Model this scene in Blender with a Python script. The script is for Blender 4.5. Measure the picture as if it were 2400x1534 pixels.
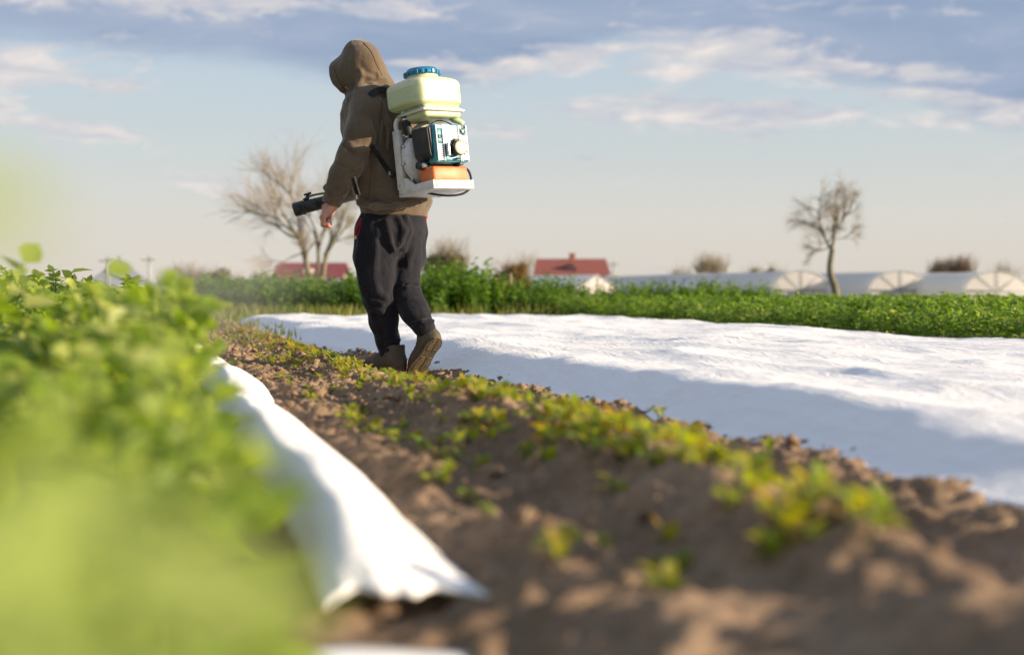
import bpy, bmesh, math, random
import numpy as np
from mathutils import Vector, Matrix, Euler

for o in list(bpy.data.objects):
    bpy.data.objects.remove(o)
scene = bpy.context.scene
COL = scene.collection
R = math.radians

# ------------------------------------------------------------------ camera
# the crop rows run along +Y, x is across the rows, z is up, metres
YAW = R(14.55); PITCH = R(1.44); CAM_H = 0.42; FPX = 50.0 / 36.0 * 2400
cam_data = bpy.data.cameras.new('camera')
cam_data.lens = 50; cam_data.sensor_width = 36; cam_data.sensor_fit = 'HORIZONTAL'
cam_data.clip_start = 0.02; cam_data.clip_end = 5000
cam_data.dof.use_dof = True
cam_data.dof.focus_distance = 7.45
cam_data.dof.aperture_fstop = 1.8
cam = bpy.data.objects.new('camera', cam_data); COL.objects.link(cam)
cam.location = (0, 0, CAM_H)
cam.rotation_euler = (R(90) - PITCH, 0, -YAW)
scene.camera = cam
CS, SN = math.cos(YAW), math.sin(YAW)
CR = np.array([CS, -SN, 0.0]); CF = np.array([SN, CS, 0.0])

def at(px, py, zc):
    """world point seen at photo pixel (px, py) at forward distance zc"""
    a = (px - 1200) / FPX; b = (767 - py) / FPX
    fwd = math.cos(PITCH) + b * math.sin(PITCH)
    up = -math.sin(PITCH) + b * math.cos(PITCH)
    k = zc / fwd
    p = CF * zc + CR * (a * k) + np.array([0, 0, up * k + CAM_H])
    return p

# ------------------------------------------------------------------ sun, sky, exposure
SUN_EL = R(14.8)
SUN_DIR = np.array([math.cos(R(28)), -math.sin(R(28)), 0.0]) * math.cos(SUN_EL) + np.array([0, 0, math.sin(SUN_EL)])
sun_data = bpy.data.lights.new('sun', 'SUN')
sun_data.energy = 4.6; sun_data.angle = R(0.6); sun_data.color = (1.0, 0.80, 0.57)
sun = bpy.data.objects.new('sun', sun_data); COL.objects.link(sun)
sun.rotation_euler = Vector(SUN_DIR).to_track_quat('Z', 'Y').to_euler()
sun.location = (20, -10, 12)

scene.view_settings.view_transform = 'Standard'
scene.view_settings.look = 'None'
scene.view_settings.gamma = 1
scene.view_settings.use_curve_mapping = False
scene.view_settings.exposure = 1.15

world = bpy.data.worlds.new('World'); scene.world = world
world.use_nodes = True
wt = world.node_tree
for n in list(wt.nodes):
    wt.nodes.remove(n)

class G:
    """tiny helper for writing node graphs as expressions"""
    def __init__(s, tree): s.t = tree
    def n(s, kind, **kw):
        nd = s.t.nodes.new(kind)
        for k, v in kw.items(): setattr(nd, k, v)
        return nd
    def put(s, sock, v):
        if hasattr(v, 'is_output') or isinstance(v, bpy.types.NodeSocket): s.t.links.new(v, sock)
        elif v is not None: sock.default_value = v
    def m(s, op, a, b=None, c=None, clamp=False):
        nd = s.n('ShaderNodeMath', operation=op, use_clamp=clamp)
        for i, v in enumerate((a, b, c)):
            if v is not None: s.put(nd.inputs[i], v)
        return nd.outputs[0]
    def vec(s, x, y, z):
        nd = s.n('ShaderNodeCombineXYZ')
        for i, v in enumerate((x, y, z)): s.put(nd.inputs[i], v)
        return nd.outputs[0]
    def noise(s, vec, scale=5, detail=4, rough=0.55, dist=0.0, dim='3D', out='Fac'):
        nd = s.n('ShaderNodeTexNoise', noise_dimensions=dim)
        if vec is not None: s.put(nd.inputs['Vector'], vec)
        s.put(nd.inputs['Scale'], scale); s.put(nd.inputs['Detail'], detail)
        s.put(nd.inputs['Roughness'], rough); s.put(nd.inputs['Distortion'], dist)
        return nd.outputs[out]
    def mix(s, f, a, b, blend='MIX'):
        nd = s.n('ShaderNodeMix', data_type='RGBA', blend_type=blend)
        s.put(nd.inputs[0], f)
        for sock, v in ((nd.inputs[6], a), (nd.inputs[7], b)):
            if isinstance(v, (tuple, list)) and len(v) == 3: v = (*v, 1)
            s.put(sock, v)
        return nd.outputs[2]
    def smooth(s, v, lo, hi):
        nd = s.n('ShaderNodeMapRange', interpolation_type='SMOOTHSTEP')
        s.put(nd.inputs[0], v); s.put(nd.inputs[1], lo); s.put(nd.inputs[2], hi)
        return nd.outputs[0]
    def ramp(s, f, stops):
        nd = s.n('ShaderNodeValToRGB')
        while len(nd.color_ramp.elements) < len(stops): nd.color_ramp.elements.new(0.5)
        for e, (p, c) in zip(nd.color_ramp.elements, stops):
            e.position = p; e.color = (*c, 1) if len(c) == 3 else c
        s.put(nd.inputs[0], f)
        return nd.outputs[0]

def build_world():
    g = G(wt)
    tc = g.n('ShaderNodeTexCoord')
    sep = g.n('ShaderNodeSeparateXYZ'); wt.links.new(tc.outputs['Generated'], sep.inputs[0])
    sky = g.n('ShaderNodeTexSky', sky_type='NISHITA')
    sky.sun_disc = False
    sky.sun_elevation = SUN_EL
    sky.sun_rotation = math.atan2(SUN_DIR[0], SUN_DIR[1])
    sky.air_density = 1.0; sky.dust_density = 1.6; sky.ozone_density = 1.5
    # azimuth (p) and elevation (q) in thousandths of a fine angular unit
    az = g.m('ARCTAN2', sep.outputs[0], sep.outputs[1])
    p = g.m('MULTIPLY_ADD', g.m('SUBTRACT', az, YAW), 3.333, 1.2)
    el = g.m('ARCSINE', sep.outputs[2])
    q = g.m('MULTIPLY_ADD', el, -3.333, 0.683)
    pq = g.vec(p, q, 0.0)
    # clear sky grade: hazier, paler towards the horizon; unseen overhead part brightened for fill
    base = g.mix(1.0, sky.outputs[0], (SKY_GAIN[0], SKY_GAIN[1], SKY_GAIN[2]), 'MULTIPLY')
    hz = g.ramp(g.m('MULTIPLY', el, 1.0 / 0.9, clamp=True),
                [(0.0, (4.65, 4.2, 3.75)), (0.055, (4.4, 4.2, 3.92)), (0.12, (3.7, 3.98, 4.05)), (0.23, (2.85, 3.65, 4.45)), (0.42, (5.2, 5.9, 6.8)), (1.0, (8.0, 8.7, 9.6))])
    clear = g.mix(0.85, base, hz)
    # slow billows for everything
    warp = g.noise(g.vec(g.m('MULTIPLY', p, 2.2), g.m('MULTIPLY', q, 6.5), 3.1), 1.0, 6, 0.62, 0.3)
    warp2 = g.noise(g.vec(g.m('MULTIPLY', p, 7.0), g.m('MULTIPLY', q, 24.0), 7.7), 1.0, 7, 0.62, 0.5)
    w1 = g.m('SUBTRACT', warp, 0.5); w2 = g.m('SUBTRACT', warp2, 0.5)
    # broad grey-blue bank: underside elevation as a curve over azimuth
    fc = g.n('ShaderNodeFloatCurve')
    cur = fc.mapping.curves[0]
    pts = [(-9, .10), (-2.2, .17), (-1, .10), (0, .12), (.3, .135), (.6, .155), (.95, .19), (1.15, .175), (1.35, .125), (1.55, .095), (1.75, .115), (1.85, .185), (2.1, .23), (2.4, .30), (3.2, .26), (4.5, .12), (6, .22), (11, .10)]
    pts = [((a + 9) / 20, b / .5) for a, b in pts]
    cur.points[0].location = pts[0]; cur.points[1].location = pts[-1]
    for x, y in pts[1:-1]: cur.points.new(x, y)
    fc.mapping.update()
    wt.links.new(g.m('MULTIPLY_ADD', p, 1 / 20, 9 / 20), fc.inputs['Value'])
    qb = g.m('MULTIPLY', fc.outputs[0], .5)
    d = g.m('SUBTRACT', qb, q)                                   # >0 above the underside
    d = g.m('ADD', d, g.m('MULTIPLY', w1, .075))
    d = g.m('ADD', d, g.m('MULTIPLY', w2, .035))
    bank = g.smooth(d, -0.045, 0.04)
    shade = g.noise(g.vec(g.m('MULTIPLY', p, 1.6), g.m('MULTIPLY', q, 5.5), 11.3), 1.0, 5, 0.6, 0.6)
    bank_col = g.ramp(shade, [(0.25, (1.3, 1.8, 2.8)), (0.5, (1.85, 2.33, 3.25)), (0.66, (2.3, 2.68, 3.5)), (0.82, (3.3, 3.35, 3.8))])
    # lit puffs: a density over azimuth and elevation times billow noise
    def blob(px, py, rx, ry, slope=0.0):
        a = g.m('DIVIDE', g.m('SUBTRACT', p, px), rx)
        b = g.m('DIVIDE', g.m('SUBTRACT', g.m('SUBTRACT', q, py), g.m('MULTIPLY', g.m('SUBTRACT', p, px), slope)), ry)
        r2 = g.m('ADD', g.m('MULTIPLY', a, a), g.m('MULTIPLY', b, b))
        return g.m('POWER', 2.718, g.m('MULTIPLY', r2, -1.0))
    dens = None
    for args in [(.45, .03, .75, .035, .02), (-.6, .05, .6, .04), (1.28, .155, .22, .035, -.14), (1.66, .135, .24, .05, .02), (1.75, .175, .5, .03, .06),
                 (1.5, .24, .25, .03, .0), (1.75, .27, .55, .045, .04), (2.15, .255, .32, .022, .12), (2.45, .30, .4, .03, .1), (.1, .20, .18, .06, .1), (.32, .225, .16, .025, 0),
                 (.05, .275, .07, .022, .25), (.17, .312, .2, .022, .12), (1.17, .312, .12, .025, .1), (.5, .445, .1, .018, .12), (1.0, .16, .35, .012, .05), (-1.6, .25, .5, .05, .0), (3.6, .3, .5, .05, .0), (6, .2, 1.5, .12, 0), (-5, .2, 1.5, .12, 0), (.5, -.5, 4.5, .35, 0)]:
        b_ = blob(*args)
        dens = b_ if dens is None else g.m('MAXIMUM', dens, b_)
    puff_n = g.m('ADD', g.m('MULTIPLY', w1, 1.2), g.m('MULTIPLY', w2, 1.7))
    puff = g.smooth(g.m('ADD', g.m('MULTIPLY', dens, 0.66), puff_n), 0.14, 0.62)
    lit = g.noise(g.vec(g.m('MULTIPLY', p, 6.0), g.m('MULTIPLY', g.m('ADD', q, .012), 21.0), 7.7), 1.0, 5, 0.6, 0.5)
    puff_col = g.ramp(lit, [(0.32, (3.0, 3.2, 3.8)), (0.5, (4.0, 3.9, 4.0)), (0.66, (5.3, 4.8, 4.5))])
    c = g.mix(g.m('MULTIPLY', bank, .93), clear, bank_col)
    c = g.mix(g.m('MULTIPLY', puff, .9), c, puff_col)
    # the ground half of the sphere is never seen; keep it a dull earth tone
    c = g.mix(g.smooth(sep.outputs[2], -0.02, -0.002), (0.5, 0.45, 0.35), c)
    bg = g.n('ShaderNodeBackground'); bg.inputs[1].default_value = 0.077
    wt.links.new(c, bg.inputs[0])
    out = g.n('ShaderNodeOutputWorld'); wt.links.new(bg.outputs[0], out.inputs[0])
SKY_GAIN = (0.9, 0.95, 1.05)
build_world()
scene.cycles.max_bounces = 8
scene.cycles.transparent_max_bounces = 12
scene.cycles.volume_bounces = 1
scene.cycles.sample_clamp_indirect = 6.0

# ------------------------------------------------------------------ numpy noise
_rng = np.random.RandomState(7)
_perm = _rng.permutation(256); _perm = np.concatenate([_perm, _perm, _perm])
_grad = _rng.normal(size=(256, 3)); _grad /= np.linalg.norm(_grad, axis=1)[:, None]

def perlin(x, y, z=0.0):
    x, y, z = np.broadcast_arrays(np.asarray(x, float), np.asarray(y, float), np.asarray(z, float))
    xi = np.floor(x).astype(int); yi = np.floor(y).astype(int); zi = np.floor(z).astype(int)
    xf, yf, zf = x - xi, y - yi, z - zi
    u, v, w = [t * t * t * (t * (t * 6 - 15) + 10) for t in (xf, yf, zf)]
    def gr(i, j, k):
        h = _perm[(_perm[(_perm[(xi + i) & 255] + yi + j) & 255] + zi + k) & 255]
        gg = _grad[h]
        return gg[..., 0] * (xf - i) + gg[..., 1] * (yf - j) + gg[..., 2] * (zf - k)
    def lerp(a, b, t): return a + (b - a) * t
    return lerp(lerp(lerp(gr(0, 0, 0), gr(1, 0, 0), u), lerp(gr(0, 1, 0), gr(1, 1, 0), u), v),
                lerp(lerp(gr(0, 0, 1), gr(1, 0, 1), u), lerp(gr(0, 1, 1), gr(1, 1, 1), u), v), w) * 1.6

def fbm(x, y, z=0.0, octaves=3, gain=0.5):
    s = 0; a = 1.0; f = 1.0
    for i in range(octaves):
        s = s + a * perlin(np.asarray(x) * f + 17.3 * i, np.asarray(y) * f - 9.1 * i, np.asarray(z) * f + 3.7 * i)
        a *= gain; f *= 2.03
    return s

def sstep(a, b, x):
    t = np.clip((np.asarray(x, float) - a) / (b - a), 0, 1)
    return t * t * (3 - 2 * t)

# ------------------------------------------------------------------ mesh helpers
def mesh_data(name, verts, faces, mats=None, smooth=True, mat_idx=None):
    me = bpy.data.meshes.new(name)
    verts = np.asarray(verts, dtype=np.float32)
    if isinstance(faces, np.ndarray):
        nf, k = faces.shape
        me.vertices.add(len(verts)); me.vertices.foreach_set('co', verts.ravel())
        me.loops.add(nf * k); me.loops.foreach_set('vertex_index', faces.astype(np.int32).ravel())
        me.polygons.add(nf); me.polygons.foreach_set('loop_start', np.arange(0, nf * k, k, dtype=np.int32))
        me.update(calc_edges=True)
    else:
        me.from_pydata([tuple(map(float, v)) for v in verts], [], [tuple(map(int, f)) for f in faces])
    me.validate()
    if smooth:
        me.polygons.foreach_set('use_smooth', np.ones(len(me.polygons), dtype=bool))
    for m in (mats if isinstance(mats, (list, tuple)) else [mats]):
        if m: me.materials.append(m)
    if mat_idx is not None:
        me.polygons.foreach_set('material_index', np.asarray(mat_idx, dtype=np.int32))
    me.update()
    return me

def link(name, data, parent=None, loc=None, rot=None, scale=None):
    o = bpy.data.objects.new(name, data); COL.objects.link(o)
    if parent is not None: o.parent = parent
    if loc is not None: o.location = loc
    if rot is not None: o.rotation_euler = rot
    if scale is not None: o.scale = scale
    return o

def tag(o, label=None, category=None, group=None, kind=None):
    for k, v in (('label', label), ('category', category), ('group', group), ('kind', kind)):
        if v: o[k] = v
    return o

def obj(name, verts, faces, mat, parent=None, smooth=True, **kw):
    return link(name, mesh_data(name, verts, faces, mat, smooth), parent, **kw)

def bm_obj(name, bm, mat, parent=None, smooth=False, angle=None, **kw):
    me = bpy.data.meshes.new(name); bm.normal_update(); bm.to_mesh(me); bm.free()
    for m in (mat if isinstance(mat, (list, tuple)) else [mat]): me.materials.append(m)
    if smooth: me.polygons.foreach_set('use_smooth', np.ones(len(me.polygons), dtype=bool))
    if smooth and angle: me.set_sharp_from_angle(angle=R(angle))
    return link(name, me, parent, **kw)

def empty(name, loc, rot=(0, 0, 0)):
    o = bpy.data.objects.new(name, None); COL.objects.link(o)
    o.location = loc; o.rotation_euler = rot; o.empty_display_size = 0.1
    return o

def bbox(bm, x0, x1, y0, y1, z0, z1, bevel=0.0, seg=2):
    b2 = bmesh.new()
    bmesh.ops.create_cube(b2, size=1)
    for v in b2.verts:
        v.co = Vector(((x0 + x1) / 2 + v.co.x * (x1 - x0), (y0 + y1) / 2 + v.co.y * (y1 - y0), (z0 + z1) / 2 + v.co.z * (z1 - z0)))
    if bevel > 0:
        bmesh.ops.bevel(b2, geom=list(b2.edges), offset=bevel, segments=seg, profile=0.5, affect='EDGES')
    me = bpy.data.meshes.new('tmp'); b2.to_mesh(me); b2.free()
    bm.from_mesh(me); bpy.data.meshes.remove(me)

def box_obj(name, ext, mat, parent=None, bevel=0.003, seg=2, **kw):
    bm = bmesh.new(); bbox(bm, *ext, bevel=bevel, seg=seg)
    return bm_obj(name, bm, mat, parent, smooth=True, angle=40, **kw)

def frames_along(pts):
    pts = np.asarray(pts, float); n = len(pts)
    tan = np.gradient(pts, axis=0); tan /= np.linalg.norm(tan, axis=1)[:, None] + 1e-12
    ref = np.array([0, 0, 1.0]) if abs(tan[0][2]) < 0.9 else np.array([1.0, 0, 0])
    a = np.cross(tan[0], ref); a /= np.linalg.norm(a)
    A, B = [], []
    for i in range(n):
        a = a - tan[i] * np.dot(a, tan[i]); a /= np.linalg.norm(a) + 1e-12
        A.append(a); B.append(np.cross(tan[i], a))
    return pts, np.array(A), np.array(B)

def tube(pts, rad, sides=8, caps=True):
    pts, A, B = frames_along(pts); n = len(pts)
    rad = np.broadcast_to(np.asarray(rad, float), (n,))
    th = np.arange(sides) * 2 * math.pi / sides
    V = pts[:, None, :] + (A[:, None, :] * np.cos(th)[None, :, None] + B[:, None, :] * np.sin(th)[None, :, None]) * rad[:, None, None]
    V = V.reshape(-1, 3); F = []
    for i in range(n - 1):
        for j in range(sides):
            F.append((i * sides + j, i * sides + (j + 1) % sides, (i + 1) * sides + (j + 1) % sides, (i + 1) * sides + j))
    if caps:
        F.append(tuple(range(sides - 1, -1, -1))); F.append(tuple((n - 1) * sides + j for j in range(sides)))
    return V, F

def ribbon(pts, normals, width, thick):
    """flat strap: rectangular section swept along pts with given surface normals"""
    pts = np.asarray(pts, float); nr = np.asarray(normals, float)
    tan = np.gradient(pts, axis=0); tan /= np.linalg.norm(tan, axis=1)[:, None]
    nr = nr - tan * np.sum(nr * tan, axis=1)[:, None]; nr /= np.linalg.norm(nr, axis=1)[:, None]
    side = np.cross(tan, nr)
    V = np.stack([pts - side * width / 2, pts + side * width / 2, pts + side * width / 2 + nr * thick, pts - side * width / 2 + nr * thick], 1).reshape(-1, 3)
    F = []
    for i in range(len(pts) - 1):
        for j in range(4):
            F.append((i * 4 + j, i * 4 + (j + 1) % 4, i * 4 + 4 + (j + 1) % 4, i * 4 + 4 + j))
    F.append((3, 2, 1, 0)); k = (len(pts) - 1) * 4; F.append((k, k + 1, k + 2, k + 3))
    return V, F

def lathe(profile, seg=32, axis='z', center=(0, 0, 0)):
    V = []; F = []
    for r, h in profile:
        for j in range(seg):
            a = 2 * math.pi * j / seg
            c, s = r * math.cos(a), r * math.sin(a)
            V.append({'z': (c, s, h), 'y': (c, h, s), 'x': (h, c, s)}[axis])
    n = len(profile)
    for i in range(n - 1):
        for j in range(seg):
            F.append((i * seg + j, i * seg + (j + 1) % seg, (i + 1) * seg + (j + 1) % seg, (i + 1) * seg + j))
    F.append(tuple(range(seg - 1, -1, -1))); F.append(tuple((n - 1) * seg + j for j in range(seg)))
    return np.array(V) + np.array(center), F

def fix_normals(o):
    bm = bmesh.new(); bm.from_mesh(o.data); bmesh.ops.recalc_face_normals(bm, faces=bm.faces); bm.to_mesh(o.data); bm.free()
    return o

def spline(pts, n):
    """Catmull-Rom through pts, n samples"""
    P = np.asarray(pts, float)
    P = np.vstack([2 * P[0] - P[1], P, 2 * P[-1] - P[-2]])
    out = []
    m = len(P) - 3
    for t in np.linspace(0, m - 1e-6, n):
        i = int(t); f = t - i
        p0, p1, p2, p3 = P[i:i + 4]
        out.append(0.5 * ((2 * p1) + (-p0 + p2) * f + (2 * p0 - 5 * p1 + 4 * p2 - p3) * f * f + (-p0 + 3 * p1 - 3 * p2 + p3) * f ** 3))
    return np.array(out)

# ------------------------------------------------------------------ materials
def principled(name, color, rough=0.7, metal=0.0, spec=0.3, bump=None, var=None, sss=None, trans=None, coat=None, sheen=None):
    """bump=(scale, strength, distance); var=(scale, darker colour, amount)"""
    m = bpy.data.materials.new(name); m.use_nodes = True
    t = m.node_tree; g = G(t)
    b = t.nodes['Principled BSDF']
    b.inputs['Roughness'].default_value = rough; b.inputs['Metallic'].default_value = metal
    b.inputs['Specular IOR Level'].default_value = spec
    c = (*color, 1)
    tc = g.n('ShaderNodeTexCoord').outputs['Object']
    if var:
        f = g.smooth(g.noise(tc, var[0], 6, 0.65), 0.38, 0.66)
        c = g.mix(g.m('MULTIPLY', f, var[2]), color, var[1])
        t.links.new(c, b.inputs['Base Color'])
    else:
        b.inputs['Base Color'].default_value = c
    if bump:
        bn = g.n('ShaderNodeBump'); bn.inputs['Strength'].default_value = bump[1]; bn.inputs['Distance'].default_value = bump[2]
        t.links.new(g.noise(tc, bump[0], 6, 0.65), bn.inputs['Height']); t.links.new(bn.outputs[0], b.inputs['Normal'])
    if sss: b.inputs['Subsurface Weight'].default_value = sss[0]; b.inputs['Subsurface Radius'].default_value = sss[1]; b.inputs['Subsurface Scale'].default_value = sss[2]
    if coat: b.inputs['Coat Weight'].default_value = coat
    if sheen: b.inputs['Sheen Weight'].default_value = sheen; b.inputs['Sheen Roughness'].default_value = 0.5
    return m

def leaf_mat(name, cols, trans=0.45, rough=0.45, tcol=None, rnd=True):
    """cols: list of (position, rgb) over a random value per leaf island and plant"""
    m = bpy.data.materials.new(name); m.use_nodes = True
    t = m.node_tree; g = G(t); b = t.nodes['Principled BSDF']; out = t.nodes['Material Output']
    geo = g.n('ShaderNodeNewGeometry'); oi = g.n('ShaderNodeObjectInfo')
    f = g.m('ADD', g.m('MULTIPLY', geo.outputs['Random Per Island'], 0.75), g.m('MULTIPLY', oi.outputs['Random'], 0.25))
    c = g.ramp(f, cols)
    t.links.new(c, b.inputs['Base Color']); b.inputs['Roughness'].default_value = rough; b.inputs['Specular IOR Level'].default_value = 0.25
    tr = g.n('ShaderNodeBsdfTranslucent')
    hs = g.n('ShaderNodeHueSaturation'); hs.inputs['Hue'].default_value = 0.485; hs.inputs['Saturation'].default_value = 1.1; hs.inputs['Value'].default_value = 2.3
    t.links.new(c, hs.inputs['Color']); t.links.new(hs.outputs[0], tr.inputs[0])
    mx = g.n('ShaderNodeMixShader'); mx.inputs[0].default_value = trans
    t.links.new(b.outputs[0], mx.inputs[1]); t.links.new(tr.outputs[0], mx.inputs[2])
    t.links.new(mx.outputs[0], out.inputs[0])
    return m

def tubes_batch(P, r0, r1, sides=3):
    """many open tapered tubes at once: P (n, k, 3)"""
    P = np.asarray(P, float); n, k, _ = P.shape
    T = np.gradient(P, axis=1); T /= np.linalg.norm(T, axis=2, keepdims=True) + 1e-12
    ref = np.where(np.abs(T[:, :1, 2:3]) > .9, np.array([[[1.0, .2, 0]]]), np.array([[[0.1, 0.2, 1.0]]]))
    A = np.cross(T, np.broadcast_to(ref, T.shape)); A /= np.linalg.norm(A, axis=2, keepdims=True) + 1e-12
    B = np.cross(T, A)
    rad = np.asarray(r0)[:, None] + (np.asarray(r1) - np.asarray(r0))[:, None] * np.linspace(0, 1, k)[None]
    th = np.arange(sides) * 2 * math.pi / sides
    V = P[:, :, None] + (A[:, :, None] * np.cos(th)[None, None, :, None] + B[:, :, None] * np.sin(th)[None, None, :, None]) * rad[:, :, None, None]
    i = np.arange(k - 1)[:, None] * sides; j = np.arange(sides)[None]
    q = np.stack([i + j, i + (j + 1) % sides, i + sides + (j + 1) % sides, i + sides + j], -1).reshape(-1, 4)
    F = (q[None] + (np.arange(n) * k * sides)[:, None, None]).reshape(-1, 4)
    return V.reshape(-1, 3), F
# ------------------------------------------------------------------ ground
def soil_material(name, c1, c2, c3):
    m = bpy.data.materials.new(name); m.use_nodes = True
    t = m.node_tree; g = G(t); b = t.nodes['Principled BSDF']
    tc = g.n('ShaderNodeTexCoord').outputs['Object']
    n1 = g.noise(tc, 2.3, 5, 0.6); n2 = g.noise(tc, 38, 6, 0.7)
    c = g.ramp(n1, [(0.3, c1), (0.55, c2), (0.75, c3)])
    c = g.mix(g.m('MULTIPLY', g.smooth(n2, 0.42, 0.62), 0.45), c, tuple(x * 0.6 for x in c1))
    t.links.new(c, b.inputs['Base Color']); b.inputs['Roughness'].default_value = 0.95; b.inputs['Specular IOR Level'].default_value = 0.1
    bn = g.n('ShaderNodeBump'); bn.inputs['Strength'].default_value = 0.8; bn.inputs['Distance'].default_value = 0.01
    t.links.new(g.noise(tc, 90, 6, 0.75), bn.inputs['Height']); t.links.new(bn.outputs[0], b.inputs['Normal'])
    return m
M_soil = soil_material('dry_soil', (0.215, 0.146, 0.095), (0.315, 0.220, 0.146), (0.42, 0.305, 0.21))

def ground_material():
    m = bpy.data.materials.new('meadow_ground'); m.use_nodes = True
    t = m.node_tree; g = G(t); b = t.nodes['Principled BSDF']
    tc = g.n('ShaderNodeTexCoord').outputs['Object']
    n1 = g.noise(tc, 0.25, 5, 0.6); n2 = g.noise(tc, 9, 6, 0.7)
    c = g.ramp(n1, [(0.35, (0.055, 0.09, 0.02)), (0.55, (0.09, 0.12, 0.03)), (0.7, (0.16, 0.13, 0.06))])
    c = g.mix(g.m('MULTIPLY', n2, 0.5), c, (0.05, 0.05, 0.02))
    t.links.new(c, b.inputs['Base Color']); b.inputs['Roughness'].default_value = 0.95
    return m

def ground_sheet():
    xs = np.concatenate([[-1500, -400, -120, -50], np.linspace(-30, 30, 31), [50, 120, 400, 1500]])
    ys = np.concatenate([[-300, -60, -15], np.linspace(-6, 40, 30), [60, 100, 160, 300, 700, 3000]])
    X, Y = np.meshgrid(xs, ys); Z = np.full_like(X, -0.06)
    V = np.stack([X, Y, Z], -1).reshape(-1, 3)
    nx = len(xs); F = []
    for j in range(len(ys) - 1):
        for i in range(nx - 1):
            a = j * nx + i; F.append((a, a + 1, a + nx + 1, a + nx))
    o = obj('ground', V, F, ground_material()); tag(o, kind='structure'); return o
ground_sheet()

def fleece_edge(y):
    """x of the near long edge of the fleece bed"""
    y = np.asarray(y, float)
    return np.interp(y, [-2, 2.3, 3.4, 5, 7, 9, 14, 20], [1.64, 1.615, 1.59, 1.53, 1.49, 1.42, 1.20, 0.85]) + 0.035 * perlin(y * 0.9, 4.2) + 0.02 * perlin(y * 3.1, 8.8)

RIDGE_X = 0.93
def ridge_x(y): return np.interp(np.asarray(y, float), [.6, 1.2, 2, 3, 3.7, 6, 12], [.78, .85, .95, .99, .97, .94, .93]) + 0.025 * perlin(np.asarray(y) * 0.55, 1.7)
def soil_z(x, y, fine=True):
    x = np.asarray(x, float); y = np.asarray(y, float)
    crest = np.interp(y, [0, 3.2, 4.5, 6, 8, 14], [.120, .106, .080, .048, .046, .042]) * (1 + 0.26 * perlin(y * 0.8, 9.9))
    rx = ridge_x(y); w = np.where(x < rx, 0.18, 0.15)
    z = crest * np.exp(-((x - rx) / w) ** 2)
    z = z + 0.012 * np.exp(-((x - fleece_edge(y) + 0.06) / 0.09) ** 2)               # soil heaped on the fleece hem
    z = z + 0.03 * np.exp(-((x - 0.56) / 0.10) ** 2)
    z = z - 0.034 * np.exp(-((x - 1.27) / 0.14) ** 2)
    calm = 1 - 0.8 * np.exp(-((x - 1.25) / 0.12) ** 2)                                # trodden furrow
    if fine:
        lump = fbm(x * 4.5, y * 4.0, 0.3, 2)
        z = z + 0.022 * calm * lump
        r = 1 - np.abs(perlin(x * 11 + 3, y * 10, 2.2)) * 2
        z = z + 0.030 * calm * np.clip(r, -0.5, 1) * (0.6 + 0.6 * perlin(x * 2.5, y * 2.5, 7.0))
        z = z + 0.019 * np.interp(y, [1.5, 4.2], [.4, 1.0]) * (0.35 + 0.65 * calm) * fbm(x * 24, y * 22, 5.1, 3, 0.65)
    d = (x - 1.27) ** 2 + (y - 7.40) ** 2
    k = np.exp(-d / 0.06)
    z = z * (1 - k) + (-0.004) * k
    return z

def grid_mesh(xs, ys, zf):
    X, Y = np.meshgrid(xs, ys); Z = zf(X, Y)
    V = np.stack([X, Y, Z], -1).reshape(-1, 3); nx, ny = len(xs), len(ys)
    i = np.arange(ny - 1)[:, None] * nx + np.arange(nx - 1)[None, :]
    F = np.stack([i, i + 1, i + nx + 1, i + nx], -1).reshape(-1, 4)
    return V, F

xs = np.concatenate([np.linspace(-3.2, 0.1, 34)[:-1], np.linspace(0.1, 1.75, 150)])
ys = [0.2]
while ys[-1] < 23: ys.append(ys[-1] + max(0.0105, 0.0105 + 0.004 * (ys[-1] - 8.5)))
V, F = grid_mesh(xs, np.array(ys), soil_z)
field = tag(obj('soil', V, F, M_soil), kind='structure')
# plain earth under the fleece and the right-hand crop
V, F = grid_mesh(np.linspace(1.74, 30, 60), np.linspace(-2, 24, 50), lambda x, y: -0.035 + 0 * x)
tag(obj('crop_ground', V, F, M_soil), kind='structure')

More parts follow.
